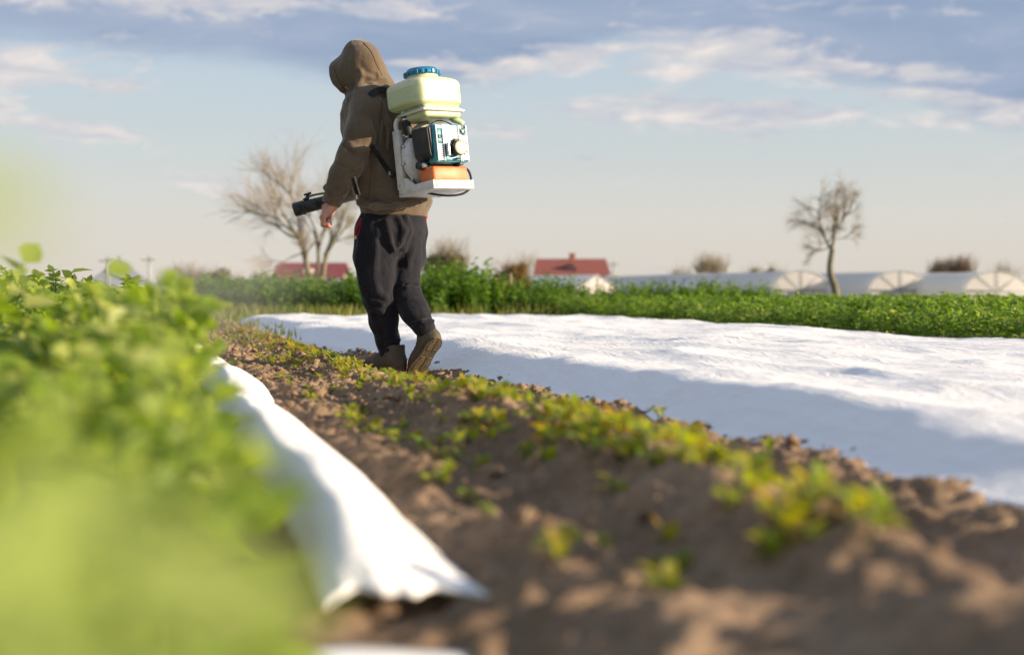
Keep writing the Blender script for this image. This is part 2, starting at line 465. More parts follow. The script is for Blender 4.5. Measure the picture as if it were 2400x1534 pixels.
# loose clods: little faceted lumps, joined (nobody could count them)
def clods():
    rng = np.random.RandomState(3)
    bm = bmesh.new(); bmesh.ops.create_icosphere(bm, subdivisions=2, radius=1)
    base = np.array([v.co[:] for v in bm.verts]); fac = np.array([[v.index for v in f.verts] for f in bm.faces]); bm.free()
    shapes = []
    for k in range(10):
        d = 1 + 0.55 * perlin(base[:, 0] * 1.3 + 9 * k, base[:, 1] * 1.3, base[:, 2] * 1.3) + 0.42 * perlin(base[:, 0] * 3 + 5 * k, base[:, 1] * 3, base[:, 2] * 3)
        shapes.append(base * d[:, None] * np.array([1, 0.85, 0.62]))
    Vs, Fs, off = [], [], 0
    XY = []
    def put(x, y, r, sink=0.25):
        nonlocal off
        s = shapes[rng.randint(10)] * r
        e = np.array(Euler((rng.uniform(-.5, .5), rng.uniform(-.5, .5), rng.uniform(0, 6.28))).to_matrix())
        Vs.append(s @ e.T + np.array([x, y, r * (0.45 - sink)])); Fs.append(fac + off); off += len(base); XY.append((x, y))
    n = 0
    while n < 1700:
        y = 0.9 + 13.5 * rng.rand() ** 1.35; x = rng.uniform(0.47, 1.62)
        if abs(x - 1.25) < 0.12 and rng.rand() < 0.8: continue
        if (x - 1.27) ** 2 + (y - 7.4) ** 2 < 0.09: continue
        if x > 1.36 and x > fleece_edge(y) + 0.03: continue
        if y < 4.5 and rng.rand() < .9: continue
        put(x, y, (0.005 + 0.019 * rng.rand() ** 3.0) * np.interp(y, [1, 4.5], [.7, 1.05])); n += 1
    y = 2.7                                                                       # earth heaped on the hem of the fleece
    while y < 19:
        x = float(fleece_edge(y)) + rng.uniform(-0.07, 0.03)
        if (x - 1.27) ** 2 + (y - 7.4) ** 2 > 0.04: put(x, y, 0.005 + 0.020 * rng.rand() ** 3.0, 0.35)
        y += 0.02 + 0.02 * rng.rand()
    for x, y, r in [(.62, 2.3, .03), (.70, 2.9, .04), (.62, 3.8, .04), (.75, 4.6, .045), (.68, 5.6, .032), (.8, 6.2, .03), (.66, 6.4, .028), (.72, 7.1, .03), (.98, 7.3, .026), (.6, 5.1, .035)]:
        put(x, y, r, 0.3)
    xy = np.array(XY); zz = soil_z(xy[:, 0], xy[:, 1])
    for v, z in zip(Vs, zz): v[:, 2] += z
    o = obj('soil_clods', np.vstack(Vs), np.vstack(Fs), M_soil, smooth=False); tag(o, 'loose clods of dry brown earth along the ridge', 'soil', kind='stuff')
clods()

# ------------------------------------------------------------------ white fleece
def fleece_mat(name='white_fleece', scale=1.0):
    m = bpy.data.materials.new(name); m.use_nodes = True
    t = m.node_tree; g = G(t); b = t.nodes['Principled BSDF']; out = t.nodes['Material Output']
    tc = g.n('ShaderNodeTexCoord').outputs['Object']
    dirt = g.smooth(g.noise(tc, 3.2, 7, 0.68), 0.54, 0.74)
    c = g.mix(g.m('MULTIPLY', dirt, 0.28), (0.92, 0.92, 0.92), (0.70, 0.63, 0.53))
    b.inputs['Roughness'].default_value = 0.8; b.inputs['Specular IOR Level'].default_value = 0.2
    t.links.new(c, b.inputs['Base Color'])
    mp = g.n('ShaderNodeMapping'); mp.inputs['Scale'].default_value = (9, 1.6, 9); mp.inputs['Rotation'].default_value = (0, 0, R(24))
    t.links.new(tc, mp.inputs[0])
    w1 = g.noise(mp.outputs[0], 2.2, 5, 0.6, 0.8)
    mp2 = g.n('ShaderNodeMapping'); mp2.inputs['Scale'].default_value = (2.2, 12, 9); mp2.inputs['Rotation'].default_value = (0, 0, R(-18))
    t.links.new(tc, mp2.inputs[0])
    w2 = g.noise(mp2.outputs[0], 2.0, 5, 0.6, 1.2)
    hgt = g.m('ADD', g.m('MULTIPLY', g.m('ABSOLUTE', g.m('SUBTRACT', w1, 0.5)), 2.0), g.m('MULTIPLY', g.m('ABSOLUTE', g.m('SUBTRACT', w2, 0.5)), 1.4))
    bn = g.n('ShaderNodeBump'); bn.inputs['Strength'].default_value = 0.6; bn.inputs['Distance'].default_value = 0.016 * scale
    t.links.new(hgt, bn.inputs['Height']); t.links.new(bn.outputs[0], b.inputs['Normal'])
    tr = g.n('ShaderNodeBsdfTranslucent'); tr.inputs[0].default_value = (0.8, 0.82, 0.85, 1)
    mx = g.n('ShaderNodeMixShader'); mx.inputs[0].default_value = 0.06
    t.links.new(b.outputs[0], mx.inputs[1]); t.links.new(tr.outputs[0], mx.inputs[2]); t.links.new(mx.outputs[0], out.inputs[0])
    return m
M_fleece = fleece_mat()
M_roll = fleece_mat('white_fleece_roll', .35)

def bed_z(x, y):
    e = fleece_edge(y)
    far = 5.75 + 0.08 * perlin(y * .5, 3.3)
    end = 18.6 + 0.25 * perlin(x * 0.6, 6.1)
    d = x - e
    z = 0.106 * sstep(-0.03, 0.34, d) * (0.97 + 0.16 * perlin(x * 0.5, y * 0.55, 1.0))
    prof = sstep(0.0, 0.5, far - x) * sstep(0.0, 1.1, end - y)
    z = z * prof * np.interp(y, [2.4, 4.0], [.62, 1.0])
    inner = sstep(0.1, 0.5, d) * prof
    # long soft swells over the covered rows, tent folds between stakes
    z = z + inner * (0.024 * perlin(x * 1.15 + 0.25 * y, y * 0.42, 3.0) + 0.015 * perlin(x * 2.6 - .6 * y, y * 0.8, 8.0))
    rr = 1 - np.abs(perlin(x * 1.1 + 0.45 * y, y * 0.30 - 0.2 * x, 12.0)) * 2.4
    z = z + inner * 0.024 * np.clip(rr, 0, 1) ** 2
    rr = 1 - np.abs(perlin(x * 2.9 + 0.9 * y, y * 0.8 - 0.5 * x, 15.0)) * 2.4
    z = z + inner * 0.010 * np.clip(rr, 0, 1) ** 2
    slope = sstep(-0.02, 0.12, d) * (1 - sstep(0.35, 0.6, d))
    z = z + slope * 0.009 * perlin(x * 1.2, y * 2.6, 4.0)
    z = z + 0.004 * perlin(x * 9, y * 7, 2.0)
    return z
def bed():
    us = np.concatenate([np.linspace(-0.03, 0.7, 36)[:-1], np.linspace(0.7, 4.5, 120)])
    ys = np.concatenate([np.arange(-1.2, 9, 0.022), np.arange(9, 19.0, 0.05)])
    U, Y = np.meshgrid(us, ys); X = fleece_edge(Y) + U
    hem = 0.03 * perlin(Y * 5.5, 1.1) * (1 - sstep(0, .12, U))
    X = X + hem
    Z = bed_z(X, Y) + 0.012
    Z = Z + np.where(U < 0.0, -0.02, 0)
    V = np.stack([X, Y, Z], -1).reshape(-1, 3); nx, ny = len(us), len(ys)
    i = np.arange(ny - 1)[:, None] * nx + np.arange(nx - 1)[None, :]
    F = np.stack([i, i + 1, i + nx + 1, i + nx], -1).reshape(-1, 4)
    o = obj('fleece_cover', V, F, M_fleece)
    tag(o, 'wide rumpled white fleece sheet covering the bed right of the walking person', 'fleece sheet')
bed()

def fleece_roll(y0, y1, x0, x1, hgt, label, seed, front_frill=True, skew=0.0):
    """long gathered roll of fleece lying on the soil; x0/x1 = left and right foot"""
    ny = max(24, int((y1 - y0) / 0.02)); nt = 44
    S_, Q = np.meshgrid(np.linspace(0, 1, ny + 1), np.linspace(0, 1, nt + 1), indexing='ij')
    ln = y1 - y0; Y = y0 + ln * S_; A_ = math.pi * Q; sa = np.sin(A_); ca = np.cos(A_)
    endf = (sstep(-.05, .34, S_ * ln) * .82 + .18) * (.25 + .75 * sstep(0, .16, (1 - S_) * ln))
    cx = (x0 + x1) / 2 + .018 * perlin(Y * 1.1, seed) + skew * S_
    hw = (x1 - x0) / 2 * (1 + .16 * perlin(Y * 1.6, seed + 3.3)); hh = hgt * (1 + .25 * perlin(Y * 1.9, seed + 6.6))
    X = cx + hw * (1 - 2 * Q ** .9)
    pk = .70                                                     # crest lies towards the crop, the long flank faces right
    Z = hh * endf * np.where(Q < pk, np.sin(math.pi / 2 * np.minimum(1, Q / pk)) ** .62, np.clip(np.cos(math.pi / 2 * (Q - pk) / (1 - pk)), 0, 1) ** .6)
    w = sa * (.004 * perlin(X * 12, Y * 4, seed) + .006 * perlin(X * 5 + Y * 2, Y * 2.2, seed + 1) + .0015 * perlin(X * 26 + Y * 3, Y * 6, seed + 2))
    fr_ = -(.020 * np.sin(A_ * 3.4 + seed) + .007 * np.sin(A_ * 8 + 1.7 * seed) * (.4 + sa)) * (.25 + .75 * sa) * (1 - sstep(0, .16, S_ * ln)) if front_frill else 0 * Q
    V = np.stack([X + w * ca, Y + fr_, Z + w * sa * 1.3 + .012], -1).reshape(-1, 3)
    V[:, 2] += np.clip(soil_z(V[:, 0], V[:, 1], False), -0.01, 0.05) * 0.6
    nx = nt + 1
    i = np.arange(ny)[:, None] * nx + np.arange(nt)[None, :]
    F = np.stack([i, i + nx, i + nx + 1, i + 1], -1).reshape(-1, 4)
    o = obj('fleece_roll', V, F, M_roll)
    tag(o, label, 'fleece roll', 'gathered fleece rolls along the potato row')
    md = o.modifiers.new('thickness', 'SOLIDIFY'); md.thickness = 0.006; md.offset = -1
    return o
fleece_roll(1.83, 5.05, 0.215, 0.448, 0.105, 'longest white fleece roll beside the potato row, its frilled end nearest the camera', 2.3)
fleece_roll(0.75, 1.55, 0.02, 0.30, 0.05, 'low white fleece piece at the bottom edge under the potato leaves', 5.1, False, 0.05)
fleece_roll(4.98, 6.3, 0.24, 0.47, 0.105, 'white fleece roll just behind the longest one', 7.9)
fleece_roll(6.22, 8.2, 0.20, 0.45, 0.10, 'white fleece roll third from the camera beside the leaves', 9.4)
fleece_roll(8.1, 11.5, 0.17, 0.42, 0.09, 'farthest white fleece roll, partly hidden by potato leaves', 12.7)
# ------------------------------------------------------------------ implicit surfaces
def surface_nets(f, origin, h):
    f = f.astype(np.float32)
    nx, ny, nz = f.shape
    s = f < 0
    c = [(i, j, k) for i in (0, 1) for j in (0, 1) for k in (0, 1)]
    cnt = np.zeros((nx - 1, ny - 1, nz - 1), np.int8)
    for i, j, k in c: cnt += s[i:nx - 1 + i, j:ny - 1 + j, k:nz - 1 + k]
    act = (cnt > 0) & (cnt < 8)
    idx = np.argwhere(act)
    vid = -np.ones(act.shape, np.int64); vid[act] = np.arange(len(idx))
    acc = np.zeros((len(idx), 3)); num = np.zeros(len(idx))
    for a in c:
        for ax in range(3):
            if a[ax]: continue
            b = list(a); b[ax] = 1
            fa = f[idx[:, 0] + a[0], idx[:, 1] + a[1], idx[:, 2] + a[2]]
            fb = f[idx[:, 0] + b[0], idx[:, 1] + b[1], idx[:, 2] + b[2]]
            cr = (fa < 0) != (fb < 0)
            t = np.where(cr, fa / np.where(fa == fb, 1, fa - fb), 0)
            p = np.array(a, float)[None, :].repeat(len(idx), 0); p[:, ax] = t
            acc[cr] += p[cr]; num[cr] += 1
    V = (idx + acc / num[:, None]) * h + np.asarray(origin)
    Q = []
    for ax in range(3):
        sl0 = [slice(None)] * 3; sl1 = [slice(None)] * 3
        sl0[ax] = slice(0, -1); sl1[ax] = slice(1, None)
        diff = s[tuple(sl0)] != s[tuple(sl1)]
        e = np.argwhere(diff)
        o1, o2 = [(1, 2), (2, 0), (0, 1)][ax]
        ok = (e[:, o1] > 0) & (e[:, o2] > 0) & (e[:, o1] < f.shape[o1] - 1) & (e[:, o2] < f.shape[o2] - 1)
        e = e[ok]
        def cell(d1, d2):
            q = e.copy(); q[:, o1] -= d1; q[:, o2] -= d2
            return vid[q[:, 0], q[:, 1], q[:, 2]]
        quad = np.stack([cell(1, 1), cell(0, 1), cell(0, 0), cell(1, 0)], -1)
        flip = ~s[e[:, 0], e[:, 1], e[:, 2]]
        quad[flip] = quad[flip][:, ::-1]
        Q.append(quad)
    return V, np.vstack(Q)

def smin(a, b, k):
    if k <= 0: return np.minimum(a, b)
    h = np.clip(0.5 + 0.5 * (b - a) / k, 0, 1)
    return b + (a - b) * h - k * h * (1 - h)
def smax(a, b, k): return -smin(-a, -b, k)

def seg_t(P, a, b):
    a = np.asarray(a, float); ba = np.asarray(b, float) - a
    t = np.clip(((P - a) @ ba) / np.dot(ba, ba), 0, 1)
    return t, np.linalg.norm(P - a - t[..., None] * ba, axis=-1)
def cone(P, a, b, r1, r2):
    t, d = seg_t(P, a, b); return d - (r1 + (r2 - r1) * t)
def chain(P, nodes, k=0.03):
    """nodes: list of (point, radius)"""
    d = None
    for (a, r1), (b, r2) in zip(nodes[:-1], nodes[1:]):
        c = cone(P, a, b, r1, r2); d = c if d is None else smin(d, c, k)
    return d
def ellipsoid(P, c, axes, radii):
    """axes: three unit vectors"""
    q = P - np.asarray(c, float)
    l = np.stack([(q @ np.asarray(a, float)) / r for a, r in zip(axes, radii)], -1)
    k0 = np.linalg.norm(l, axis=-1); k1 = np.linalg.norm(np.stack([l[..., i] / radii[i] for i in range(3)], -1), axis=-1)
    return k0 * (k0 - 1) / np.maximum(k1, 1e-6)

def sdf_mesh(fn, lo, hi, h):
    lo = np.asarray(lo, float); hi = np.asarray(hi, float)
    n = np.ceil((hi - lo) / h).astype(int) + 1
    ax = [lo[i] + np.arange(n[i]) * h for i in range(3)]
    # coarse pass first, then only the cells near the surface
    k = 4; nc = (n - 1) // k + 2
    axc = [lo[i] + np.arange(nc[i]) * h * k for i in range(3)]
    C = fn(np.stack(np.meshgrid(*axc, indexing='ij'), -1))
    near = np.abs(C) < h * k * 2.2
    idx = [np.minimum(np.round(np.arange(n[i]) / k).astype(int), nc[i] - 1) for i in range(3)]
    f = C[np.ix_(*idx)].copy(); m = near[np.ix_(*idx)]
    I = np.argwhere(m)
    f[m] = fn(lo + I * h)
    V, F = surface_nets(f, lo, h)
    return V, F

# ------------------------------------------------------------------ the person
# local frame: x = right in the picture, y = away, z = up; origin on the ground between the feet
PZ = 7.45; PX0 = 925; MPP = PZ / FPX
P_ORIGIN = at(PX0, 683 + CAM_H / MPP, PZ)
def PP(px, py, dz=0.0):
    w = at(px, py, PZ + dz) - P_ORIGIN
    return np.array([w @ CR, w @ CF, w[2]])
ALPHA = R(40)
FW = np.array([-math.sin(ALPHA), math.cos(ALPHA), 0.0])      # the way he faces
LF = np.array([-math.cos(ALPHA), -math.sin(ALPHA), 0.0])     # his left
UP = np.array([0, 0, 1.0]); RT = -LF; BK = -FW

def rib_cloth(name, color, dark, rib=None, scale=1.0, sheen=.35, crease=.10):
    m = bpy.data.materials.new(name); m.use_nodes = True
    t = m.node_tree; g = G(t); b = t.nodes['Principled BSDF']
    tc = g.n('ShaderNodeTexCoord').outputs['Object']
    f = g.smooth(g.noise(tc, 6 * scale, 6, 0.65), 0.35, 0.7)
    t.links.new(g.mix(f, color, dark), b.inputs['Base Color'])
    b.inputs['Roughness'].default_value = 0.92; b.inputs['Specular IOR Level'].default_value = 0.12
    b.inputs['Sheen Weight'].default_value = sheen; b.inputs['Sheen Roughness'].default_value = 0.45
    hgt = g.noise(tc, 240, 3, 0.6)
    bn = g.n('ShaderNodeBump'); bn.inputs['Strength'].default_value = 0.35; bn.inputs['Distance'].default_value = 0.004
    t.links.new(hgt, bn.inputs['Height'])
    nrm = bn.outputs[0]
    bl = g.n('ShaderNodeBump'); bl.inputs['Strength'].default_value = 0.5; bl.inputs['Distance'].default_value = 0.012
    t.links.new(g.noise(tc, 16, 4, 0.55, 1.2), bl.inputs['Height']); t.links.new(nrm, bl.inputs['Normal']); nrm = bl.outputs[0]
    mp0 = g.n('ShaderNodeMapping'); mp0.inputs['Scale'].default_value = (9, 9, 2.6); t.links.new(tc, mp0.inputs[0])
    cr = g.m('ABSOLUTE', g.m('SUBTRACT', g.noise(mp0.outputs[0], 1.0, 3, .5, 1.4), .5))
    mp1 = g.n('ShaderNodeMapping'); mp1.inputs['Scale'].default_value = (5, 5, 14); mp1.inputs['Rotation'].default_value = (.35, -.3, 0); t.links.new(tc, mp1.inputs[0])
    cr = g.m('ADD', cr, g.m('MULTIPLY', g.m('ABSOLUTE', g.m('SUBTRACT', g.noise(mp1.outputs[0], 1.0, 3, .5, 1.0), .5)), .6))
    bc = g.n('ShaderNodeBump'); bc.inputs['Strength'].default_value = crease; bc.inputs['Distance'].default_value = 0.07
    t.links.new(cr, bc.inputs['Height']); t.links.new(nrm, bc.inputs['Normal']); nrm = bc.outputs[0]
    if rib is not None:
        wv = g.n('ShaderNodeTexWave', wave_type='BANDS', bands_direction='DIAGONAL'); wv.inputs['Scale'].default_value = 55
        mp = g.n('ShaderNodeMapping'); mp.inputs['Rotation'].default_value = rib; t.links.new(tc, mp.inputs[0]); t.links.new(mp.outputs[0], wv.inputs[0])
        b2 = g.n('ShaderNodeBump'); b2.inputs['Strength'].default_value = 0.6; b2.inputs['Distance'].default_value = 0.004
        t.links.new(wv.outputs[1], b2.inputs['Height']); t.links.new(nrm, b2.inputs['Normal']); nrm = b2.outputs[0]
    t.links.new(nrm, b.inputs['Normal'])
    return m
M_hoodie = rib_cloth('olive_brown_fleece_cloth', (0.128, 0.095, 0.063), (0.096, 0.071, 0.047))
M_rib = rib_cloth('olive_brown_ribbing', (0.135, 0.098, 0.062), (0.105, 0.076, 0.048), rib=(0, 0, R(45)), crease=.12)
M_trouser = rib_cloth('black_jersey', (0.0165, 0.0170, 0.0225), (0.010, 0.0105, 0.0145), sheen=.12, crease=.20)
M_shoe = principled('olive_rubber', (0.072, 0.060, 0.040), 0.75, bump=(60, 0.4, 0.004), var=(9, (0.12, 0.092, 0.06), 0.7))
M_sole = principled('muddy_sole', (0.115, 0.088, 0.052), 0.85, bump=(45, 0.6, 0.006), var=(14, (0.075, 0.06, 0.04), 0.8))
M_skin = principled('skin', (0.48, 0.255, 0.185), 0.5, spec=0.35, bump=(110, 0.25, 0.002), var=(22, (0.45, 0.17, 0.13), 0.6), sss=(0.15, (1.0, 0.35, 0.2), 0.01))
M_dark = principled('black_webbing', (0.012, 0.012, 0.013), 0.7, bump=(180, 0.4, 0.002))
M_cream = principled('cream_zip_tape', (0.55, 0.47, 0.33), 0.7)
M_metal = principled('zip_metal', (0.75, 0.75, 0.75), 0.35, metal=1.0)
M_red = principled('dark_red_trim', (0.30, 0.015, 0.03), 0.75)
M_seam = principled('seam_thread', (0.07, 0.052, 0.034), 0.9)

person = empty('person', P_ORIGIN, (0, 0, -YAW))
tag(person, 'person in hooded brown sweatshirt and black trousers walking away along the furrow', 'person')

# key joints ------------------------------------------------
ARM = [(PP(862, 262, -.13), .088), (PP(846, 317, -.175), .084), (PP(826, 366, -.20), .075), (PP(804, 412, -.21), .0665), (PP(788, 446, -.215), .058)]
WRIST = PP(779, 472, -.215)
RARM = [(PP(905, 262, .15), .088), (PP(882, 330, .27), .078), (PP(862, 385, .30), .070), (PP(822, 440, .33), .060)]
RWRIST = PP(800, 458, .345)
HEAD = PP(836, 163, .03)
def loft(P, rows, k=None):
    """rows: (py, px, dz, half width to his side, half depth); elliptic slices stacked by height"""
    zs = np.array([PP(r[1], r[0], r[2])[2] for r in rows]); cs = np.array([PP(r[1], r[0], r[2]) for r in rows])
    o = np.argsort(zs); zs = zs[o]; cs = cs[o]; A = np.array([r[3] for r in rows])[o]; B = np.array([r[4] for r in rows])[o]
    z = P[..., 2]
    cx = np.interp(z, zs, cs[:, 0]); cy = np.interp(z, zs, cs[:, 1]); a = np.interp(z, zs, A); b = np.interp(z, zs, B)
    q = np.stack([P[..., 0] - cx, P[..., 1] - cy], -1)
    l = q @ LF[:2]; f = q @ FW[:2]
    k0 = ((np.abs(l) / a) ** 2.3 + (np.abs(f) / b) ** 2.3) ** (1 / 2.3)
    d = (k0 - 1) * np.minimum(a, b)
    return np.maximum(d, np.maximum(zs[0] - z, z - zs[-1]))
TORSO = [(497, 925, 0.0, .178, .142), (484, 925, 0.0, .190, .160), (474, 924, 0.0, .200, .176), (455, 920, 0.0, .208, .184), (420, 912, .01, .212, .180), (370, 904, .02, .212, .165),
         (310, 893, .03, .222, .158), (270, 886, .035, .212, .145), (245, 880, .04, .185, .128), (225, 872, .04, .14, .105), (205, 864, .04, .09, .085)]
def fold(d, P, pts, r, k=0.02):
    pts = [np.asarray(p, float) for p in pts]
    for a, b in zip(pts[:-1], pts[1:]):
        d = smin(d, cone(P, a, b, r, r * .9), k)
    return d
def groove(d, P, pts, r, k=0.02):
    for a, b in zip(pts[:-1], pts[1:]):
        d = smax(d, -cone(P, a, b, r, r * .9), k)
    return d

def snap(fn, px, py, lift=0.0, near=-0.6, far=0.4):
    """first point of the surface along the sight line of a photo pixel"""
    ts = np.arange(near, far, 0.003)
    pts = np.array([PP(px, py, t) for t in ts])
    d = fn(pts)
    i = int(np.argmax(d < lift))
    return pts[i] if (d < lift).any() else pts[int(np.argmin(d))]
def normal_at(fn, p, e=0.004):
    g = np.array([float(fn((p + e * v)[None])[0] - fn((p - e * v)[None])[0]) for v in np.eye(3)])
    return g / (np.linalg.norm(g) + 1e-9)

def torso_fn(P):
    d = loft(P, TORSO)
    d = smin(d, chain(P, ARM, .03), .035)
    d = smin(d, chain(P, RARM, .03), .035)
    # trapezius and bunched hood base round the neck
    d = smin(d, cone(P, PP(862, 228, -.10), PP(890, 222, .10), .062, .062), .05)
    # creases: elbow, arm pit, lower back, belly pouch, sleeve bunching above the cuff
    d = groove(d, P, [PP(868, 262, -.235), PP(880, 300, -.21), PP(884, 340, -.19), PP(872, 356, -.20)], .011, .014)
    d = fold(d, P, [PP(800, 372, -.262), PP(826, 388, -.272), PP(845, 383, -.262)], .012, .02)
    d = groove(d, P, [PP(792, 385, -.272), PP(822, 401, -.284), PP(843, 395, -.272)], .008, .014)
    d = fold(d, P, [PP(812, 330, -.25), PP(838, 352, -.272), PP(864, 350, -.262)], .011, .02)
    d = groove(d, P, [PP(806, 342, -.258), PP(835, 364, -.282), PP(862, 360, -.27)], .007, .012)
    d = fold(d, P, [PP(763, 440, -.24), PP(788, 455, -.268), PP(810, 450, -.25)], .014, .016)
    d = fold(d, P, [PP(772, 424, -.25), PP(796, 436, -.274), PP(822, 428, -.25)], .011, .018)
    d = fold(d, P, [PP(880, 352, -.19), PP(888, 392, -.185), PP(884, 440, -.19)], .008, .03)
    d = fold(d, P, [PP(842, 476, -.13), PP(880, 484, -.215), PP(930, 484, -.235), PP(985, 474, -.165)], .016, .03)
    d = fold(d, P, [PP(895, 240, -.15), PP(910, 290, -.185), PP(908, 350, -.185)], .008, .03)
    d = d + 0.0045 * perlin(P[..., 0] * 13, P[..., 1] * 13, P[..., 2] * 8) + 0.0022 * perlin(P[..., 0] * 30, P[..., 1] * 30, P[..., 2] * 18)
    # open the sleeve ends
    return d
def hood_fn(P, cavity=True):
    ax_f = FW * .86 - UP * .50; ax_u = FW * .50 + UP * .86
    d = ellipsoid(P, PP(844, 161, .03), (ax_f, LF, ax_u), (.136, .112, .138))
    d = smin(d, cone(P, PP(838, 122, .03), PP(848, 128, .02), .055, .06), .05)              # peaked crown
    d = smin(d, ellipsoid(P, PP(803, 185, .07), (ax_f, LF, ax_u), (.084, .092, .108)), .05)    # brow, reaching forward
    d = smin(d, cone(P, PP(868, 190, .02), PP(884, 212, .02), .098, .10), .06)               # nape into the collar
    # drapes running from the crown down to the collar
    d = fold(d, P, [PP(818, 232, -.095), PP(840, 206, -.105), PP(872, 196, -.10), PP(905, 190, -.06)], .013, .022)
    d = groove(d, P, [PP(830, 214, -.11), PP(855, 196, -.112), PP(890, 184, -.09)], .010, .018)
    d = fold(d, P, [PP(838, 205, -.098), PP(850, 170, -.098), PP(884, 178, -.075)], .009, .03)
    d = groove(d, P, [PP(846, 150, -.112), PP(858, 168, -.112), PP(880, 176, -.09)], .008, .02)
    d = fold(d, P, [PP(840, 100, .0), PP(862, 120, -.03), PP(886, 160, -.05)], .007, .02)
    d = d + 0.004 * perlin(P[..., 0] * 14, P[..., 1] * 14, P[..., 2] * 10 + 5)
    # collar rolls
    d = smin(d, cone(P, PP(842, 232, -.09), PP(905, 214, -.10), .030, .034), .02)
    d = smin(d, cone(P, PP(832, 240, -.06), PP(842, 232, -.09), .030, .030), .02)
    if cavity:
        n = FW * .89 - UP * .45
        cut = (P - PP(796, 205, .02)) @ n + 0.006 * perlin(P[..., 0] * 20, P[..., 1] * 20, P[..., 2] * 20)
        d = smax(d, cut, .012)
        inner = ellipsoid(P, PP(826, 184, .045), (ax_f, LF, ax_u), (.118, .082, .098))
        d = smax(d, -inner, .01)
    return d
def hoodie_fn(P):
    d = smin(torso_fn(P), hood_fn(P), .02)
    return d

lo = PP(745, 510, -.36); hi = PP(1030, 85, .46)
V, F = sdf_mesh(hoodie_fn, lo, hi, .0068)
hoodie = obj('hoodie', V, F, M_hoodie, person)
hoodie['label'] = 'brown hooded sweatshirt with the hood pulled up'

# ribbed waistband and cuffs
def band_fn(P):
    rows = [(508, 925, 0.0, .172, .136), (504, 925, 0.0, .179, .143), (492, 925, 0.0, .183, .149), (478, 925, 0.0, .187, .155)]
    return loft(P, rows) + .0018 * perlin(P[..., 0] * 25, P[..., 1] * 25, P[..., 2] * 9)
V, F = sdf_mesh(band_fn, PP(820, 515, -.3), PP(1030, 470, .3), .0065)
obj('waistband', V, F, M_rib, hoodie)
def cuff(name, a, b, r1, r2):
    ax = (b - a) / np.linalg.norm(b - a)
    pts = [a + ax * t for t in (0, .012, .045, .070, .076, .070, .05)]
    rad = [r1 * .92, r1, (r1 + r2) / 2 * 1.02, r2, r2 * .95, r2 * .86, r2 * .82]
    V, F = tube(pts, rad, 40, False)
    return fix_normals(obj(name, V, F, M_rib, hoodie))
cuff('cuff', PP(787, 449, -.215), PP(774, 482, -.215), .0535, .0475)
cuff('cuff', PP(822, 440, .33), RWRIST, .052, .046)

def seam(name, pix, fn, r=.0022, mat=M_seam, parent=None, n=40, lift=.0015):
    pp = spline([(a, b, 0) for a, b in pix], n)
    pts = np.array([snap(fn, a, b, lift) for a, b, _ in pp])
    for _ in range(2): pts[1:-1] = (pts[:-2] + 2 * pts[1:-1] + pts[2:]) / 4
    V, F = tube(pts, r, 6)
    return obj(name, V, F, mat, parent or hoodie)
seam('seam', [(783, 160), (792, 185), (806, 208), (823, 230)], hood_fn)
seam('seam', [(852, 101), (870, 122), (882, 150), (896, 178)], hood_fn)
seam('seam', [(897, 236), (893, 262), (889, 300), (886, 335)], torso_fn)
seam('seam', [(868, 366), (870, 400), (866, 440), (862, 470)], torso_fn)
seam('seam', [(766, 446), (786, 459), (808, 454)], torso_fn, n=20)
# slanted side pocket: dark mouth, cream zip tape, zip pull
pk = seam('pocket_zip', [(832, 414), (836, 430), (841, 446), (844, 456)], torso_fn, .0042, M_cream, n=24, lift=.003)
seam('pocket_mouth', [(826, 418), (829, 432), (834, 446), (838, 455)], torso_fn, .0085, M_dark, n=24, lift=.001)
zp = snap(torso_fn, 836, 460, .006)
box_obj('zip_pull', (zp[0] - .004, zp[0] + .004, zp[1] - .006, zp[1] - .002, zp[2] - .016, zp[2] + .014), M_metal, hoodie, .001)
# drawstring hanging from the hood opening
V, F = tube(spline([PP(817, 232, .0), PP(816, 245, -.02), PP(812, 262, -.03), PP(808, 290, -.025)], 16), .0042, 8)
obj('drawstring', V, F, M_dark, hoodie)

